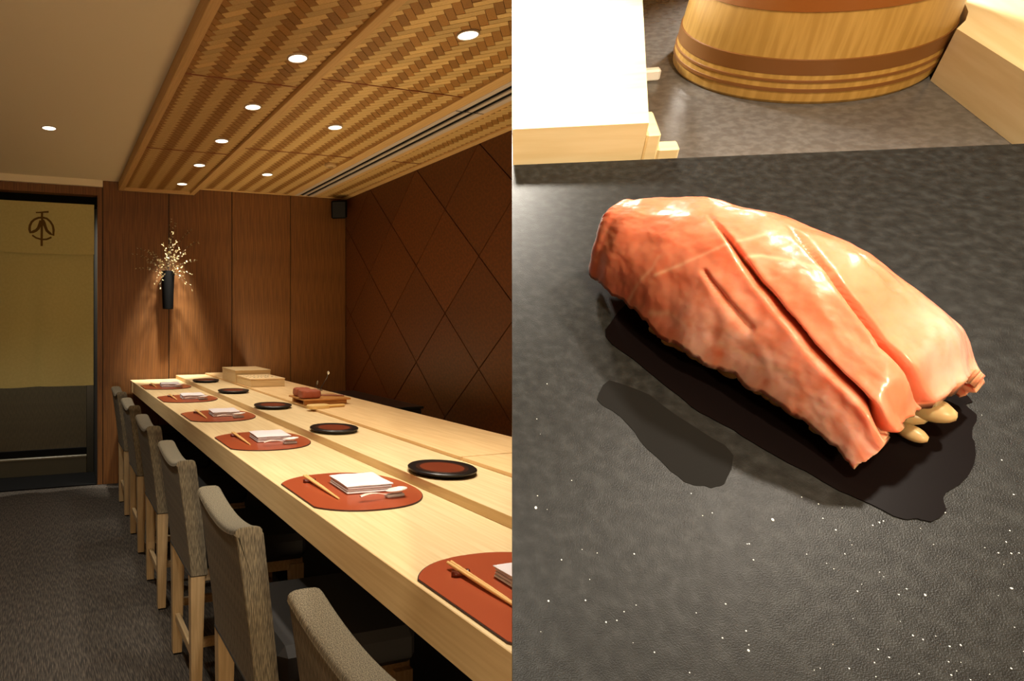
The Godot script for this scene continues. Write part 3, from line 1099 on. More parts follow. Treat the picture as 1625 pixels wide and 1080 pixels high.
# ------------------------------------------------------------------ things on the chef's board
func work_things() -> void:
	var top := 0.945
	var box := thing("wooden_box", "large pale wooden box at the back of the work board", "box", CP(1.49, top + 0.0005, 4.750))
	box.rotation.y = CY
	part("body", bx(Vector3(0, 0.040, 0), Vector3(0.285, 0.080, 0.37), 0.002), M.hinoki_x, box)
	part("lid", bx(Vector3(0, 0.0868, 0), Vector3(0.289, 0.0135, 0.374), 0.002), with_scale(M.hinoki_x, Vector3(0.7, 9, 9), Color(0.97, 0.95, 0.93)), box)
	var bs := thing("wooden_box", "small pale wooden box with brush lettering on its lid", "box", CP(1.484, top + 0.0005, 4.375))
	bs.rotation.y = CY
	part("body", bx(Vector3(0, 0.0245, 0), Vector3(0.256, 0.049, 0.345), 0.002), M.hinoki_x, bs)
	var lid := part("lid", bx(Vector3(0, 0.0545, 0), Vector3(0.260, 0.0095, 0.349), 0.0015), with_scale(M.hinoki_x, Vector3(0.7, 9, 9), Color(1.05, 1.03, 1.02)), bs)
	var ink := MB.new()
	for row in 3:
		for col in 8:
			var o := Vector3(-0.10 + col * 0.028 + rng.randf_range(-0.003, 0.003), 0.0594, -0.08 + row * 0.075 + rng.randf_range(-0.012, 0.012))
			for s in 3:
				var a := rng.randf_range(-0.5, 0.5) + (PI / 2 if s % 2 else 0.0)
				var q := o + Vector3(rng.randf_range(-0.006, 0.006), 0, rng.randf_range(-0.018, 0.018))
				ink.box(q, Vector3(rng.randf_range(0.010, 0.018), 0.0006, 0.0032), 0.0, Basis(Vector3.UP, a))
	part("lettering", ink.mesh(0.0), mat(Color(0.05, 0.045, 0.04), 0.8), lid)
	# footed tray with blocks of tuna
	var t := thing("footed_tray", "small footed wooden tray holding red tuna blocks on the work board", "tray", CP(1.478, top, 3.30))
	t.rotation.y = CY
	var tw := streak(Color(0.66, 0.43, 0.18), Color(0.74, 0.50, 0.24), Vector3(1, 12, 12), 0.5, 91, 0.02)
	part("board", bx(Vector3(0, 0.030, 0), Vector3(0.285, 0.009, 0.235), 0.0015), tw, t)
	for s in [-1.0, 1.0]:
		part("foot", bx(Vector3(0, 0.0130, s * 0.082), Vector3(0.26, 0.026, 0.018), 0.001), tw, t)
	var fishm := streak(Color(0.52, 0.20, 0.11), Color(0.84, 0.47, 0.31), Vector3(14, 14, 14), 0.4, 95, 0.03, 0.3)
	for k in 2:
		var f := thing("tuna_block", ["red block of tuna on the footed tray, further from the camera", "red block of tuna on the footed tray, nearer the camera"][k], "fish", CP(1.392, top + 0.0347, 3.350 - 0.106 * k), "tuna blocks on the tray")
		f.rotation.y = CY + 0.05
		var b := MB.new()
		var rings := []
		for i in 13:
			var u := i / 12.0 * 2.0 - 1.0
			var sc := pow(maxf(0.0, 1.0 - pow(absf(u), 6.0)), 0.35)
			var r := PackedVector3Array()
			for j in 24:
				var a := TAU * j / 24.0
				var cx := signf(cos(a)) * pow(absf(cos(a)), 0.5)
				var cy := signf(sin(a)) * pow(absf(sin(a)), 0.5)
				var w := 1.0 + 0.04 * sin(u * 9.0 + a * 3.0)
				r.append(Vector3(u * (0.058 if k == 1 else 0.045), 0.0245 + cy * 0.0245 * lerpf(0.75, 1.0, sc) * w, cx * 0.042 * lerpf(0.7, 1.0, sc) * w))
			rings.append(r)
		b.loft(rings)
		for i in b.v.size():
			b.v[i].y = maxf(b.v[i].y, 0.0)
		part("flesh", b.mesh(50.0), fishm, f)
	var tg := thing("cooking_chopsticks", "brown wooden cooking chopsticks laid across the footed tray", "chopsticks", CP(1.50, top + 0.0347, 3.31))
	for s in [-1.0, 1.0]:
		var b := MB.new()
		b.tube([Vector3(-0.07 + s * 0.01, 0.0035, -0.05 + s * 0.012), Vector3(0.02, 0.004, -0.005 + s * 0.014), Vector3(0.115, 0.005, 0.04 + s * 0.012)], [0.0022, 0.0030, 0.0036], 8)
		part("chopstick", b.mesh(50.0), mat(Color(0.55, 0.30, 0.14), 0.5), tg)
	# wooden paddle
	var pd := thing("rice_paddle", "pale wooden paddle lying in front of the footed tray", "paddle", CP(1.415, top, 3.085))
	pd.rotation.y = CY + 0.10
	var b := MB.new()
	var poly := PackedVector2Array()
	for p in [[-0.105, -0.014], [-0.095, -0.030], [-0.07, -0.036], [-0.02, -0.036], [0.012, -0.028], [0.02, -0.014], [0.02, 0.014], [0.012, 0.028], [-0.02, 0.036], [-0.07, 0.036], [-0.095, 0.030], [-0.105, 0.014]]:
		poly.append(Vector2(p[0], p[1]))
	b.prism(poly, 0.0, 0.020, 0.004)
	part("blade", b.mesh(0.0), with_scale(M.hinoki_x, Vector3(1, 12, 12), Color(1.0, 0.95, 0.8)), pd)
	part("handle", bx(Vector3(0.070, 0.0085, 0.0), Vector3(0.104, 0.015, 0.026), 0.005), with_scale(M.hinoki_x, Vector3(1, 12, 12), Color(1.0, 0.92, 0.72)), pd)
	# sprig and ledge at the back edge
	var sg := thing("bud_sprig", "thin dark sprig with white buds standing at the back edge of the board", "sprig", CP(1.735, top, 3.87))
	var st := MB.new()
	st.tube([Vector3(0, 0, 0), Vector3(0.006, 0.05, 0.05), Vector3(0.004, 0.10, 0.115), Vector3(0, 0.128, 0.140)], [0.0026, 0.0022, 0.0018, 0.0015], 7)
	st.tube([Vector3(0, 0.002, -0.012), Vector3(-0.012, 0.028, -0.035), Vector3(-0.002, 0.055, -0.020)], [0.0024, 0.0026, 0.0018], 7)
	part("stem", st.mesh(60.0), mat(Color(0.05, 0.055, 0.04), 0.5), sg)
	var bud := MB.new()
	bud.ball(Vector3(0, 0.131, 0.143), Vector3(0.008, 0.011, 0.008), 12)
	part("bud", bud.mesh(60.0), mat(Color(0.75, 0.72, 0.64), 0.6), sg)
	var bud2 := MB.new()
	bud2.ball(Vector3(-0.004, 0.050, -0.026), Vector3(0.006, 0.018, 0.007), 12, Basis(Vector3.RIGHT, 0.5))
	part("bud", bud2.mesh(60.0), mat(Color(0.55, 0.53, 0.45), 0.6), sg)
	var sd := MB.new()
	sd.lathe([Vector2(0.0005, 0), Vector2(0.022, 0), Vector2(0.020, 0.008), Vector2(0.0005, 0.010)], 20)
	part("base", sd.mesh(40.0), mat(Color(0.5, 0.42, 0.3), 0.5), sg)
	# dark sink unit behind the board
	var sk := thing("sink_unit", "low black steel unit standing behind the work board", "unit")
	sk.rotation.y = CY
	part("body", span(1.86, 2.16, 0.0, 0.88, 3.3, 4.2, 0.006), mat(Color(0.03, 0.04, 0.04), 0.35), sk)
	part("rim", span(1.85, 2.17, 0.88, 0.895, 3.29, 4.21, 0.004), mat(Color(0.05, 0.065, 0.065), 0.3), sk)

# ------------------------------------------------------------------ the tilted display with the nigiri
var SET := Transform3D(Basis(Vector3(0.79702436, -0.0375793, 0.60277688), Vector3(-0.38841333, 0.73238309, 0.55924064), Vector3(-0.46247947, -0.67985499, 0.56913086)), Vector3(0.82939469, 1.37219758, -0.52171892))

func on_set(o: Node3D, at := Vector3.ZERO) -> void:
	o.transform = SET * Transform3D(Basis.IDENTITY, at)

func display() -> void:
	# lamp added to light the display, hung from the lower canopy above the frame
	var lp := thing("added_spot_lamp", "small black spot lamp added under the canopy to light the slate slab", "light", P(0.95, 2.572, 0.02))
	var hb := MB.new()
	hb.lathe([Vector2(0.0005, 0.0), Vector2(0.035, 0.0), Vector2(0.038, -0.004), Vector2(0.038, -0.07), Vector2(0.033, -0.072), Vector2(0.033, -0.066), Vector2(0.0005, -0.066)], 32)
	part("housing", hb.mesh(40.0), M.black, lp)
	var ln := MB.new()
	ln.lathe([Vector2(0.0005, -0.0665), Vector2(0.0325, -0.0665), Vector2(0.0325, -0.069), Vector2(0.0005, -0.069)], 32)
	var lm := mat(Color(0.9, 0.9, 0.88), 0.4)
	lm.emission_enabled = true
	lm.emission = Color(1.0, 0.95, 0.86)
	lm.emission_energy_multiplier = 4.0
	part("lens", ln.mesh(40.0), lm, lp)
	spot(P(0.95, 2.494, 0.02), P(0.83, 1.37, 0.50), 2.5, 40.0, Color(1.0, 0.95, 0.88), 0.6, 0.035)
	downlight(P(1.02, 2.571, 1.25), "round recessed downlight in the lower canopy, above the pale board", "downlights in the lower canopy", 3.2, 50.0)
	downlight(P(1.644, 2.608, 0.92), "round recessed downlight in the upper canopy, above the wooden tub", "downlights in the upper canopy", 2.4, 50.0)

	# fill spot added behind the camera, aimed at the display
	var bk := thing("added_spot_lamp", "small black fill spot added behind the camera and aimed at the wooden tub", "light", P(0.1, CEIL - 0.001, -0.7))
	var dirb := (P(1.02, 1.62, 0.66) - P(0.1, 2.52, -0.7)).normalized()
	var hb2 := MB.new()
	hb2.tube([Vector3(0, -0.11, 0) - dirb * 0.06, Vector3(0, -0.11, 0) + dirb * 0.05], [0.035], 24)
	part("housing", hb2.mesh(40.0), M.black, bk)
	var stem := MB.new()
	stem.tube([Vector3(0, 0, 0), Vector3(0, -0.09, 0)], [0.008], 10)
	part("stem", stem.mesh(40.0), M.black, bk)
	var l2 := MB.new()
	l2.tube([Vector3(0, -0.11, 0) + dirb * 0.0505, Vector3(0, -0.11, 0) + dirb * 0.053], [0.031], 24)
	part("lens", l2.mesh(40.0), lm, bk)
	var from := P(0.1, 2.52, -0.7) + dirb * 0.06
	spot(from, P(1.02, 1.62, 0.66), 4.0, 26.0, Color(1.0, 0.92, 0.80), 0.6, 0.05)
	# stone table that carries all
	var tb := thing("stone_table", "wet black stone work surface behind the slate slab", "stone")
	on_set(tb)
	var stone := mat(Color.WHITE, 0.22)
	stone.albedo_texture = ramp_tex(noise(0.02, 111, 5), [0.3, 0.55, 0.75], [Color(0.31, 0.30, 0.29), Color(0.335, 0.325, 0.315), Color(0.36, 0.35, 0.34)])
	stone.uv1_triplanar = true
	stone.uv1_scale = Vector3(4, 4, 4)
	stone.heightmap_enabled = true
	stone.heightmap_texture = plain_tex(noise(0.03, 113, 4))
	stone.heightmap_scale = 0.02
	var b := MB.new()
	b.frustum([Vector3(-0.299, -0.10, 0.45), Vector3(0.85, -0.10, 0.45), Vector3(0.95, -0.10, -1.75), Vector3(-0.2725, -0.10, -1.75)], [Vector3(-0.302, -0.0505, 0.46), Vector3(0.85, -0.0505, 0.46), Vector3(0.95, -0.0505, -1.75), Vector3(-0.275, -0.0505, -1.75)])
	part("top", b.mesh(0.0), stone, tb)

	var sl := thing("slate_slab", "large dark grey slate slab carrying the nigiri", "slab")
	on_set(sl)
	var slate := mat(Color.WHITE, 0.42)
	slate.albedo_texture = ramp_tex(noise(0.012, 121, 6), [0.2, 0.45, 0.6, 0.8], [Color(0.085, 0.088, 0.085), Color(0.11, 0.115, 0.11), Color(0.122, 0.127, 0.124), Color(0.15, 0.157, 0.155)], 1024)
	slate.metallic_specular = 0.3
	slate.uv1_triplanar = true
	slate.uv1_scale = Vector3(4, 4, 4)
	slate.heightmap_enabled = true
	slate.heightmap_texture = plain_tex(noise(0.14, 123, 5), 1024)
	slate.heightmap_scale = 0.022
	var sb := MB.new()
	sb.frustum([Vector3(-0.2895, -0.050, -0.467), Vector3(0.80, -0.050, -0.467), Vector3(0.80, -0.050, 0.45), Vector3(-0.302, -0.050, 0.45)], [Vector3(-0.294, 0, -0.469), Vector3(0.80, 0, -0.469), Vector3(0.80, 0, 0.455), Vector3(-0.3049, 0, 0.455)])
	part("body", sb.mesh(0.0), slate, sl)
	var fk := MB.new()  # white specks that stand in for glints on the slate relief
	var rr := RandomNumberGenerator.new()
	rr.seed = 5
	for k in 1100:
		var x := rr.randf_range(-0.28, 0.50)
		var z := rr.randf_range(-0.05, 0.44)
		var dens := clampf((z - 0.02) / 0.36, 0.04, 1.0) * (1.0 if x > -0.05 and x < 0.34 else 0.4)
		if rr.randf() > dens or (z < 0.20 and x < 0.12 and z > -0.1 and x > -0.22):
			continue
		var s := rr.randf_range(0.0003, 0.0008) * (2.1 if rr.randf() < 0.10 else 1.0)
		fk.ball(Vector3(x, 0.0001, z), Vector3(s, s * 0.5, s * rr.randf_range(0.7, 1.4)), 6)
	var fo := part("painted_glints", fk.mesh(60.0), mat(Color(0.85, 0.88, 0.88), 0.3), sl)
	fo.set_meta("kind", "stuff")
	fo.set_meta("label", "tiny white specks painted as glints on the slate")

	# dark sauce and painted cast shadow in one sheet round the nigiri
	var pl := thing("sauce_and_shadow", "thin dark sheet of sauce and painted shadow in front of the nigiri on the slate", "sauce")
	on_set(pl)
	var shape := []
	for q in [[-0.186, -0.015], [-0.160, 0.022], [-0.139, 0.053], [-0.120, 0.080], [-0.103, 0.103], [-0.080, 0.120], [-0.063, 0.138], [-0.036, 0.163], [-0.018, 0.176], [-0.002, 0.192], [0.019, 0.203], [0.038, 0.217], [0.050, 0.214], [0.060, 0.216], [0.072, 0.206], [0.077, 0.198], [0.079, 0.186], [0.098, 0.170], [0.112, 0.154], [0.128, 0.122], [0.132, 0.104], [0.145, 0.080], [0.141, 0.066], [0.148, 0.054], [0.10, -0.01], [0.0, -0.06], [-0.10, -0.11], [-0.148, -0.086], [-0.17, -0.055]]:
		shape.append(Vector2(q[0], q[1]))
	var pool := PackedVector2Array()
	for i in shape.size():
		for t in 3:
			var p: Vector2 = shape[i].cubic_interpolate(shape[(i + 1) % shape.size()], shape[posmod(i - 1, shape.size())], shape[(i + 2) % shape.size()], t / 3.0)
			pool.append(p + Vector2(rr.randf_range(-1, 1), rr.randf_range(-1, 1)) * 0.0008)
	var pm := MB.new()
	pm.prism(pool, 0.0, 0.0012, 0.0006)
	var sauce := mat(Color(0.045, 0.028, 0.028), 0.35)  # near-black colour carries sauce and cast shadow together
	sauce.metallic_specular = 0.15
	part("liquid_and_shade", pm.mesh(30.0), sauce, pl)
	var film := PackedVector2Array()
	var fpts := []
	for q in [[-0.190, 0.062], [-0.150, 0.082], [-0.116, 0.122], [-0.088, 0.146], [-0.084, 0.168], [-0.098, 0.196], [-0.110, 0.203], [-0.134, 0.200], [-0.150, 0.180], [-0.168, 0.150], [-0.182, 0.120], [-0.205, 0.095]]:
		fpts.append(Vector2(q[0], q[1]))
	for i in fpts.size():
		for t in 3:
			var p: Vector2 = fpts[i].cubic_interpolate(fpts[(i + 1) % fpts.size()], fpts[posmod(i - 1, fpts.size())], fpts[(i + 2) % fpts.size()], t / 3.0)
			film.append(p + Vector2(rr.randf_range(-1, 1), rr.randf_range(-1, 1)) * 0.0014)
	var fm := MB.new()
	fm.prism(film, 0.0, 0.0005, 0.0)
	var wet := mat(Color(0.10, 0.098, 0.094), 0.55)
	wet.metallic_specular = 0.1
	part("wet_film", fm.mesh(0.0), wet, pl)

	nigiri()

	# pale wood board at the left rear
	var lb := thing("wooden_board", "thick pale wooden board at the left behind the slate slab", "board")
	on_set(lb)
	var pale := streak(Color(0.89, 0.81, 0.62), Color(0.92, 0.85, 0.68), Vector3(0.5, 6, 6), 0.55, 131, 0.012)
	var bb := MB.new()
	bb.frustum([Vector3(-0.2888, -0.05, -0.512), Vector3(-0.0755, -0.05, -0.506), Vector3(-0.001, -0.05, -1.126), Vector3(0.055, -0.05, -1.60), Vector3(-0.276, -0.05, -1.60)], [Vector3(-0.2960, 0.05, -0.512), Vector3(-0.0755, 0.05, -0.506), Vector3(-0.001, 0.05, -1.126), Vector3(0.055, 0.05, -1.60), Vector3(-0.2832, 0.05, -1.60)])
	part("body", bb.mesh(0.0), pale, lb)
	part("end_stop", bx(Vector3(-0.062, -0.012, -0.555), Vector3(0.022, 0.075, 0.09), 0.003), pale, lb)
	part("end_stop", bx(Vector3(-0.034, -0.027, -0.525), Vector3(0.034, 0.046, 0.03), 0.003), pale, lb)
	# pale wood board at the right rear, cut round for the tub
	var rb := thing("wooden_board", "thick pale wooden board at the right behind the slate slab", "board")
	on_set(rb)
	var mid := Vector2(0.2775, -0.958)
	var poly := PackedVector2Array([Vector2(0.95, -0.40), Vector2(0.467, -0.40), Vector2(0.467, -0.80)])
	for k in 9:
		var a := lerpf(-0.70, 0.62, k / 8.0)
		poly.append(mid + Vector2(cos(-a), sin(-a)) * 0.242)
	# go along the far side of the tub and close
	poly.clear()
	poly.append(Vector2(0.95, -0.40))
	poly.append(Vector2(0.467, -0.40))
	for k in 9:
		var a := lerpf(0.73, -0.75, k / 8.0)
		poly.append(mid + Vector2(cos(a), sin(a)) * 0.229)
	poly.append(Vector2(0.47, -1.60))
	poly.append(Vector2(0.95, -1.60))
	var rm := MB.new()
	rm.prism(poly, -0.05, 0.045, 0.0)
	part("body", rm.mesh(0.0), with_scale(pale, Vector3(6, 6, 0.5)), rb)
	# wooden tub
	var tub := thing("wooden_tub", "round wooden rice tub with dark brown hoops behind the slate slab", "tub")
	on_set(tub, Vector3(0.2775, -0.0503, -0.958))
	var cols := streak(Color(0.61, 0.475, 0.225), Color(0.68, 0.545, 0.285), Vector3(10, 0.6, 10), 0.4, 141, 0.015)
	var body := MB.new()
	body.lathe([Vector2(0.0005, 0.0), Vector2(0.218, 0.0), Vector2(0.222, 0.006), Vector2(0.2235, 0.03), Vector2(0.2145, 0.165), Vector2(0.2105, 0.24), Vector2(0.2085, 0.246), Vector2(0.195, 0.246), Vector2(0.19, 0.18), Vector2(0.0005, 0.175)], 96)
	part("body", body.mesh(30.0), cols, tub)
	var hoop := mat(Color(0.42, 0.27, 0.12), 0.35)
	for e in [[0.022, 0.034, 0.2250], [0.040, 0.050, 0.2245], [0.054, 0.088, 0.2225]]:
		var h := MB.new()
		h.lathe([Vector2(e[2] - 0.006, e[0]), Vector2(e[2], e[0] + 0.003), Vector2(e[2] - 0.0006, e[1] - 0.003), Vector2(e[2] - 0.006, e[1])], 96)
		part("hoop", h.mesh(30.0), hoop, tub)
	var upper := MB.new()
	upper.lathe([Vector2(0.212, 0.166), Vector2(0.2165, 0.169), Vector2(0.2145, 0.205), Vector2(0.208, 0.208)], 96)
	part("hoop", upper.mesh(30.0), mat(Color(0.50, 0.29, 0.09), 0.4), tub)
	var wp := thing("white_block", "tiny white block between the left board and the tub", "block")
	on_set(wp, Vector3(0.000, -0.0503, -0.905))
	part("body", bx(Vector3(0, 0.013, 0), Vector3(0.036, 0.026, 0.02), 0.004), mat(Color(0.88, 0.88, 0.86), 0.4), wp)

# sections of the fish: along, sideways centre, half width, height, hem height
const SEC := [[0.0, 0.006, 0.042, 0.124, 0.019], [0.06, 0.003, 0.052, 0.134, 0.022], [0.14, 0.004, 0.064, 0.141, 0.025], [0.24, -0.003, 0.071, 0.155, 0.028], [0.34, -0.012, 0.075, 0.163, 0.028], [0.44, -0.019, 0.077, 0.170, 0.028], [0.54, -0.021, 0.078, 0.171, 0.028], [0.64, -0.022, 0.078, 0.167, 0.028], [0.74, -0.027, 0.079, 0.158, 0.028], [0.84, -0.029, 0.081, 0.137, 0.026], [0.93, -0.032, 0.084, 0.114, 0.022], [1.0, -0.037, 0.086, 0.075, 0.014]]

func sec(s: float) -> Array:
	for i in SEC.size() - 1:
		if s <= SEC[i + 1][0] or i == SEC.size() - 2:
			var u: float = clampf((s - SEC[i][0]) / (SEC[i + 1][0] - SEC[i][0]), 0.0, 1.0)
			var out := []
			for k in range(1, 5):
				var p0: float = SEC[maxi(i - 1, 0)][k]
				var p3: float = SEC[mini(i + 2, SEC.size() - 1)][k]
				out.append(cubic_interpolate(SEC[i][k], SEC[i + 1][k], p0, p3, u))
			return out
	return []

func fish_at(s: float, t: float, shrink := 0.0) -> Vector3:
	var q := sec(clampf(s, 0.0, 1.0))
	var a: float = q[1] - shrink
	var top: float = q[2] - shrink
	var back := 0.0
	if s < 0.0:                          # the rear end is rounded off
		var th := clampf(-s / 0.08, 0.0, 1.0) * 1.45
		a *= cos(th)
		top = q[3] + (top - q[3]) * pow(cos(th), 0.45)
		back = 0.026 * sin(th)
	var ph := PI * t
	var l: float = q[0] - a * signf(cos(ph)) * pow(absf(cos(ph)), 0.75)
	var y: float = q[3] + (top - q[3]) * pow(absf(sin(ph)), 0.75)
	var k := smoothstep(0.0, 1.0, (s - 0.72) / 0.28)
	var u := s * 0.34752 * 0.985 + 0.13 * k * (l + 0.13)
	if s < 0.0:
		u = -back
	var g := Vector2(-0.169, -0.14) + Vector2(0.75966, 0.65032) * u + Vector2(0.65032, -0.75966) * l
	return Vector3(g.x, y, g.y)

func dist_line(p: Vector2, line: Array) -> Vector2:     # (distance, how far along 0..1)
	var best := Vector2(9.0, 0.0)
	for i in line.size() - 1:
		var a := Vector2(line[i][0], line[i][1])
		var b := Vector2(line[i + 1][0], line[i + 1][1])
		var c := Geometry2D.get_closest_point_to_segment(p, a, b)
		var d := ((c - p) * Vector2(0.33, 0.27)).length()       # to metres
		if d < best.x:
			best = Vector2(d, (i + clampf((c - a).length() / maxf(1e-5, (b - a).length()), 0, 1)) / (line.size() - 1))
	return best

func nigiri() -> void:
	var ng := thing("nigiri", "glossy salmon pink fish nigiri on rice lying on the slate", "sushi")
	on_set(ng)
	var cuts := [
		[[[0.294, 0.492], [0.388, 0.425], [0.438, 0.383], [0.494, 0.333], [0.569, 0.275], [0.662, 0.225], [0.762, 0.192], [0.85, 0.183], [0.925, 0.19], [1.0, 0.235]], 0.006, 0.026],
		[[[0.50, 0.542], [0.581, 0.50], [0.656, 0.458], [0.731, 0.425], [0.806, 0.40], [0.869, 0.38], [0.938, 0.39], [1.0, 0.44]], 0.003, 0.018],
		[[[0.40, 0.25], [0.506, 0.183], [0.606, 0.133]], 0.004, 0.003],
		[[[0.688, 0.575], [0.744, 0.55], [0.806, 0.545]], 0.002, 0.002]]
	var veins := [[[0.194, 0.008], [0.219, 0.083], [0.25, 0.158], [0.252, 0.21]], [[0.269, 0.142], [0.331, 0.217], [0.388, 0.30], [0.438, 0.375], [0.481, 0.442], [0.51, 0.49]], [[0.488, 0.333], [0.531, 0.375], [0.594, 0.40], [0.656, 0.425], [0.70, 0.45]], [[0.30, 0.02], [0.36, 0.06], [0.45, 0.05]], [[0.55, 0.06], [0.66, 0.05], [0.75, 0.09]]]
	var n1 := noise(3.0, 201, 4)
	var n2 := noise(14.0, 202, 3)
	var n3 := noise(40.0, 203, 2)
	var NS := 190
	var NT := 150
	var grid := []
	var cols := []
	for i in NS + 1:
		var row := PackedVector3Array()
		var crow := PackedColorArray()
		var s := lerpf(-0.08, 1.0, float(i) / NS)
		for j in NT + 1:
			var t := float(j) / NT
			var sk := s
			# ragged front end and hems
			var p := fish_at(sk, t)
			var e := 0.002
			var du := fish_at(minf(s + e, 1.0), t) - fish_at(maxf(s - e, -0.08), t)
			var dv := fish_at(s, minf(t + e, 1.0)) - fish_at(s, maxf(t - e, 0.0))
			var nrm := du.cross(dv).normalized()
			var axis := fish_at(s, 0.5)
			if nrm.dot(p - Vector3(axis.x, axis.y * 0.4, axis.z)) < 0.0:
				nrm = -nrm
			var q := Vector2(s, t)
			var dep := 0.0
			for c in cuts:
				var dl := dist_line(q, c[0])
				var depth: float = lerpf(c[1], c[2], dl.y) * (smoothstep(0.0, 0.12, dl.y))
				var wid := lerpf(0.0016, 0.0036, dl.y)
				dep += depth * exp(-pow(dl.x / wid, 2.0))
				dep -= 0.0014 * exp(-pow((dl.x - wid * 2.4) / (wid * 2.2), 2.0)) * smoothstep(0.0, 0.2, dl.y)
			var bumps := n1.get_noise_2d(s * 1.1, t * 1.0) * 0.004 + n2.get_noise_2d(s * 1.2, t) * 0.0004 + n3.get_noise_2d(s, t) * 0.0001
			var hemn := n1.get_noise_2d(s * 3.2, 7.0 if t < 0.5 else 9.0) * 1.6
			var hemk := clampf(1.0 - minf(t, 1.0 - t) / 0.08, 0.0, 1.0)
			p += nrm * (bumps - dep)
			p.y = maxf(0.004, p.y + hemk * (hemn * 0.006 + 0.002))
			if s > 0.97:
				var w := (s - 0.97) / 0.03
				p += Vector3(0.76, 0, 0.65) * w * (n1.get_noise_2d(t * 2.2, 3.0) * 0.008 + n2.get_noise_2d(t * 1.5, 2.0) * 0.0012 - dep * 0.2)
			row.append(p)
			# colour of the flesh: orange base, pinker and paler fatty flank, thin pale veins
			var base := Color(0.91, 0.55, 0.43)
			var pink := Color(0.97, 0.75, 0.69)
			var deep := Color(0.84, 0.41, 0.28)
			var f := clampf(n1.get_noise_2d(s * 1.6 + 5.0, t * 2.4) * 1.2 + 0.35, 0.0, 1.0)
			var flank := clampf(1.25 - t / 0.24, 0.0, 1.0) * smoothstep(0.28, 0.5, s)
			var endp := smoothstep(0.75, 1.0, s) * smoothstep(0.35, 0.6, t)
			var col := base.lerp(deep, f * 0.55)
			col = col.lerp(pink, clampf(flank * (0.6 + n1.get_noise_2d(s * 4.0, t * 4.0 + 3.0) * 0.9) + endp * 0.75, 0.0, 0.9))
			for c in veins:
				var d := dist_line(q, c)
				col = col.lerp(Color(0.97, 0.80, 0.68), 0.6 * exp(-pow(d.x / 0.0022, 2.0)) * (1.0 - 0.5 * d.y))
			for pt in [[0.44, 0.06, 0.05, 0.045], [0.55, 0.045, 0.07, 0.035], [0.70, 0.06, 0.08, 0.04], [0.93, 0.55, 0.06, 0.10]]:
				var fat: float = exp(-pow((s - pt[0]) / pt[2], 2.0) - pow((t - pt[1]) / pt[3], 2.0))
				col = col.lerp(Color(0.95, 0.76, 0.72), 0.55 * fat * clampf(0.7 + 2.0 * n1.get_noise_2d(s * 5.0, t * 6.0), 0.0, 1.0))
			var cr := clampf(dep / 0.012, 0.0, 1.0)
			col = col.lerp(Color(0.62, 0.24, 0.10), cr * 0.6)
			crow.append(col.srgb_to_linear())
		grid.append(row)
		cols.append(crow)
	# inner side, so that the slice has thickness where it ends
	var st := SurfaceTool.new()
	st.begin(Mesh.PRIMITIVE_TRIANGLES)
	st.set_smooth_group(0)
	var emit := func(a: Vector3, ca: Color, b: Vector3, cb: Color, c: Vector3, cc: Color) -> void:
		st.set_color(ca); st.add_vertex(a)
		st.set_color(cb); st.add_vertex(b)
		st.set_color(cc); st.add_vertex(c)
	var thick := 0.017
	var inner := []
	for i in NS + 1:
		var row := PackedVector3Array()
		var s := lerpf(-0.08, 1.0, float(i) / NS)
		var q := sec(maxf(s, 0.0))
		for j in NT + 1:
			var p: Vector3 = grid[i][j]
			var o := fish_at(s, 0.5)
			var mid := Vector3(o.x, maxf(0.02, q[2] * 0.35), o.z)
			var inw := mid - p
			inw -= Vector3(0.75966, 0, 0.65032) * inw.dot(Vector3(0.75966, 0, 0.65032))
			row.append(p + inw.normalized() * minf(thick, inw.length() * 0.6))
		inner.append(row)
	var pale := Color(0.93, 0.62, 0.50).srgb_to_linear()
	for i in NS:
		for j in NT:
			emit.call(grid[i][j], cols[i][j], grid[i][j + 1], cols[i][j + 1], grid[i + 1][j + 1], cols[i + 1][j + 1])
			emit.call(grid[i][j], cols[i][j], grid[i + 1][j + 1], cols[i + 1][j + 1], grid[i + 1][j], cols[i + 1][j])
			emit.call(inner[i][j], pale, inner[i + 1][j + 1], pale, inner[i][j + 1], pale)
			emit.call(inner[i][j], pale, inner[i + 1][j], pale, inner[i + 1][j + 1], pale)
	for i in NS:
		for j in [0, NT]:
			var a: Array = [grid[i][j], grid[i + 1][j], inner[i + 1][j], inner[i][j]]
			if j == NT:
				a.reverse()
			emit.call(a[0], cols[i][j], a[1], cols[i][j], a[2], pale)
			emit.call(a[0], cols[i][j], a[2], pale, a[3], pale)
	for j in NT:
		for i in [0, NS]:
			var a: Array = [grid[i][j + 1], grid[i][j], inner[i][j], inner[i][j + 1]]
			if i == NS:
				a.reverse()
			emit.call(a[0], pale, a[1], pale, a[2], pale)
			emit.call(a[0], pale, a[2], pale, a[3], pale)
	st.generate_normals()
	var flesh := mat(Color.WHITE, 0.33)
	flesh.vertex_color_use_as_albedo = true
	flesh.subsurf_scatter_enabled = true
	flesh.subsurf_scatter_strength = 0.5
	flesh.clearcoat_enabled = true
	flesh.clearcoat = 0.7
	flesh.clearcoat_roughness = 0.12
	flesh.heightmap_enabled = true
	flesh.heightmap_texture = plain_tex(noise(0.03, 211, 4))
	flesh.uv1_triplanar = true
	flesh.uv1_scale = Vector3(12, 12, 12)
	flesh.heightmap_scale = 0.010
	part("fish_slice", st.commit(), flesh, ng)
	# rice: a packed core with single grains round its foot
	var core := MB.new()
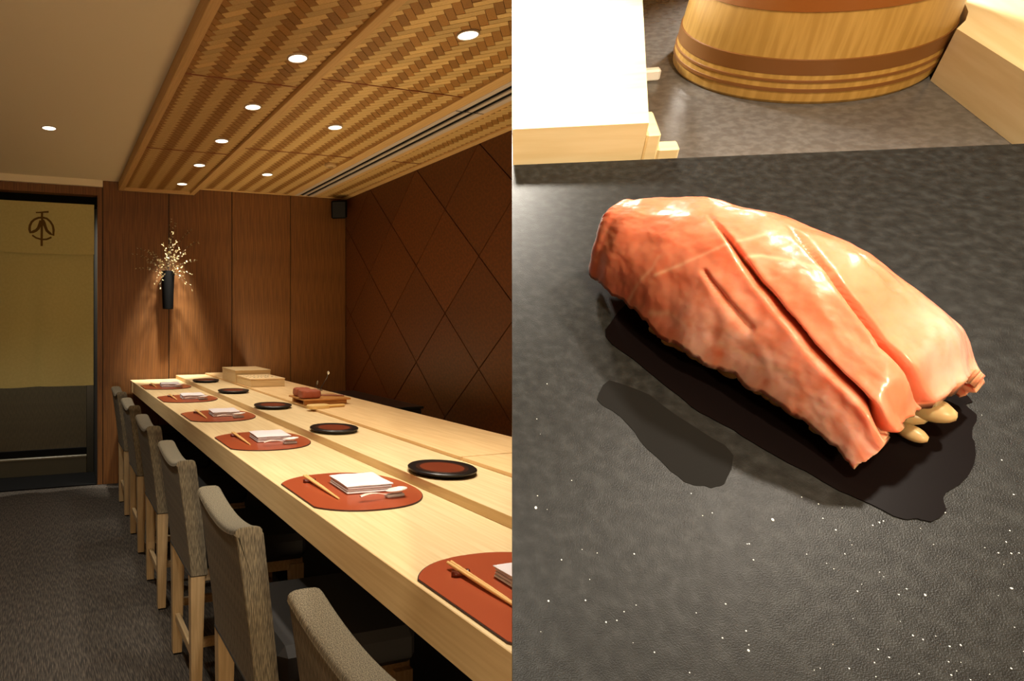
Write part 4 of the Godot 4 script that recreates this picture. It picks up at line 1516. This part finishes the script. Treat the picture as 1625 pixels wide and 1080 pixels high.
	var rings := []
	for i in 25:
		var s := 0.05 + 0.88 * i / 24.0
		var q := sec(s)
		var r := PackedVector3Array()
		var endk := sqrt(maxf(0.03, 1.0 - pow(absf(i / 12.0 - 1.0), 5.0)))
		for j in 24:
			var a := TAU * j / 24.0
			var l: float = q[0] + cos(a) * (q[1] - 0.024) * endk
			var y: float = maxf(0.0020, 0.035 + sin(a) * (q[2] - 0.085) * endk)
			var g := Vector2(-0.169, -0.14) + Vector2(0.75966, 0.65032) * (s * 0.332) + Vector2(0.65032, -0.75966) * l
			r.append(Vector3(g.x, y, g.y))
		rings.append(r)
	core.loft(rings)
	var ricem := mat(Color(0.74, 0.64, 0.46), 0.35)
	ricem.subsurf_scatter_enabled = true
	ricem.subsurf_scatter_strength = 0.3
	var rice := part("rice_ball", core.mesh(50.0), ricem, ng)
	var gm := MB.new()
	gm.ball(Vector3.ZERO, Vector3(0.0155, 0.0082, 0.0085), 14)
	var grain := gm.mesh(60.0)
	for k in 40:
		var s := 0.34 + 0.60 * (k % 20) / 19.0
		var q := sec(s)
		var l: float = q[0] - q[1] * rng.randf_range(0.52, 0.66) if k < 20 else q[0] - q[1] * rng.randf_range(0.52, 0.68)
		var g := Vector2(-0.169, -0.14) + Vector2(0.75966, 0.65032) * (s * 0.332) + Vector2(0.65032, -0.75966) * l
		var o := part("rice_grain", grain, ricem, rice, Vector3(g.x, 0.0112 if k < 20 else 0.024, g.y))
		o.rotation = Vector3(rng.randf_range(-0.3, 0.3), rng.randf_range(-1.6, 0.2), rng.randf_range(-0.3, 0.3))
	# the larger grains that stick out under the front end
	for e in [[0.089, 0.026, 0.096, -0.75, 1.55], [0.076, 0.0095, 0.117, -0.9, 0.95], [0.075, 0.0135, 0.095, -0.5, 1.3], [0.100, 0.012, 0.066, -0.9, 1.0]]:
		var o := part("rice_grain", grain, ricem, rice, Vector3(e[0], e[1], e[2]))
		o.rotation = Vector3(0.1, e[3], 0.15)
		o.scale = Vector3.ONE * e[4]
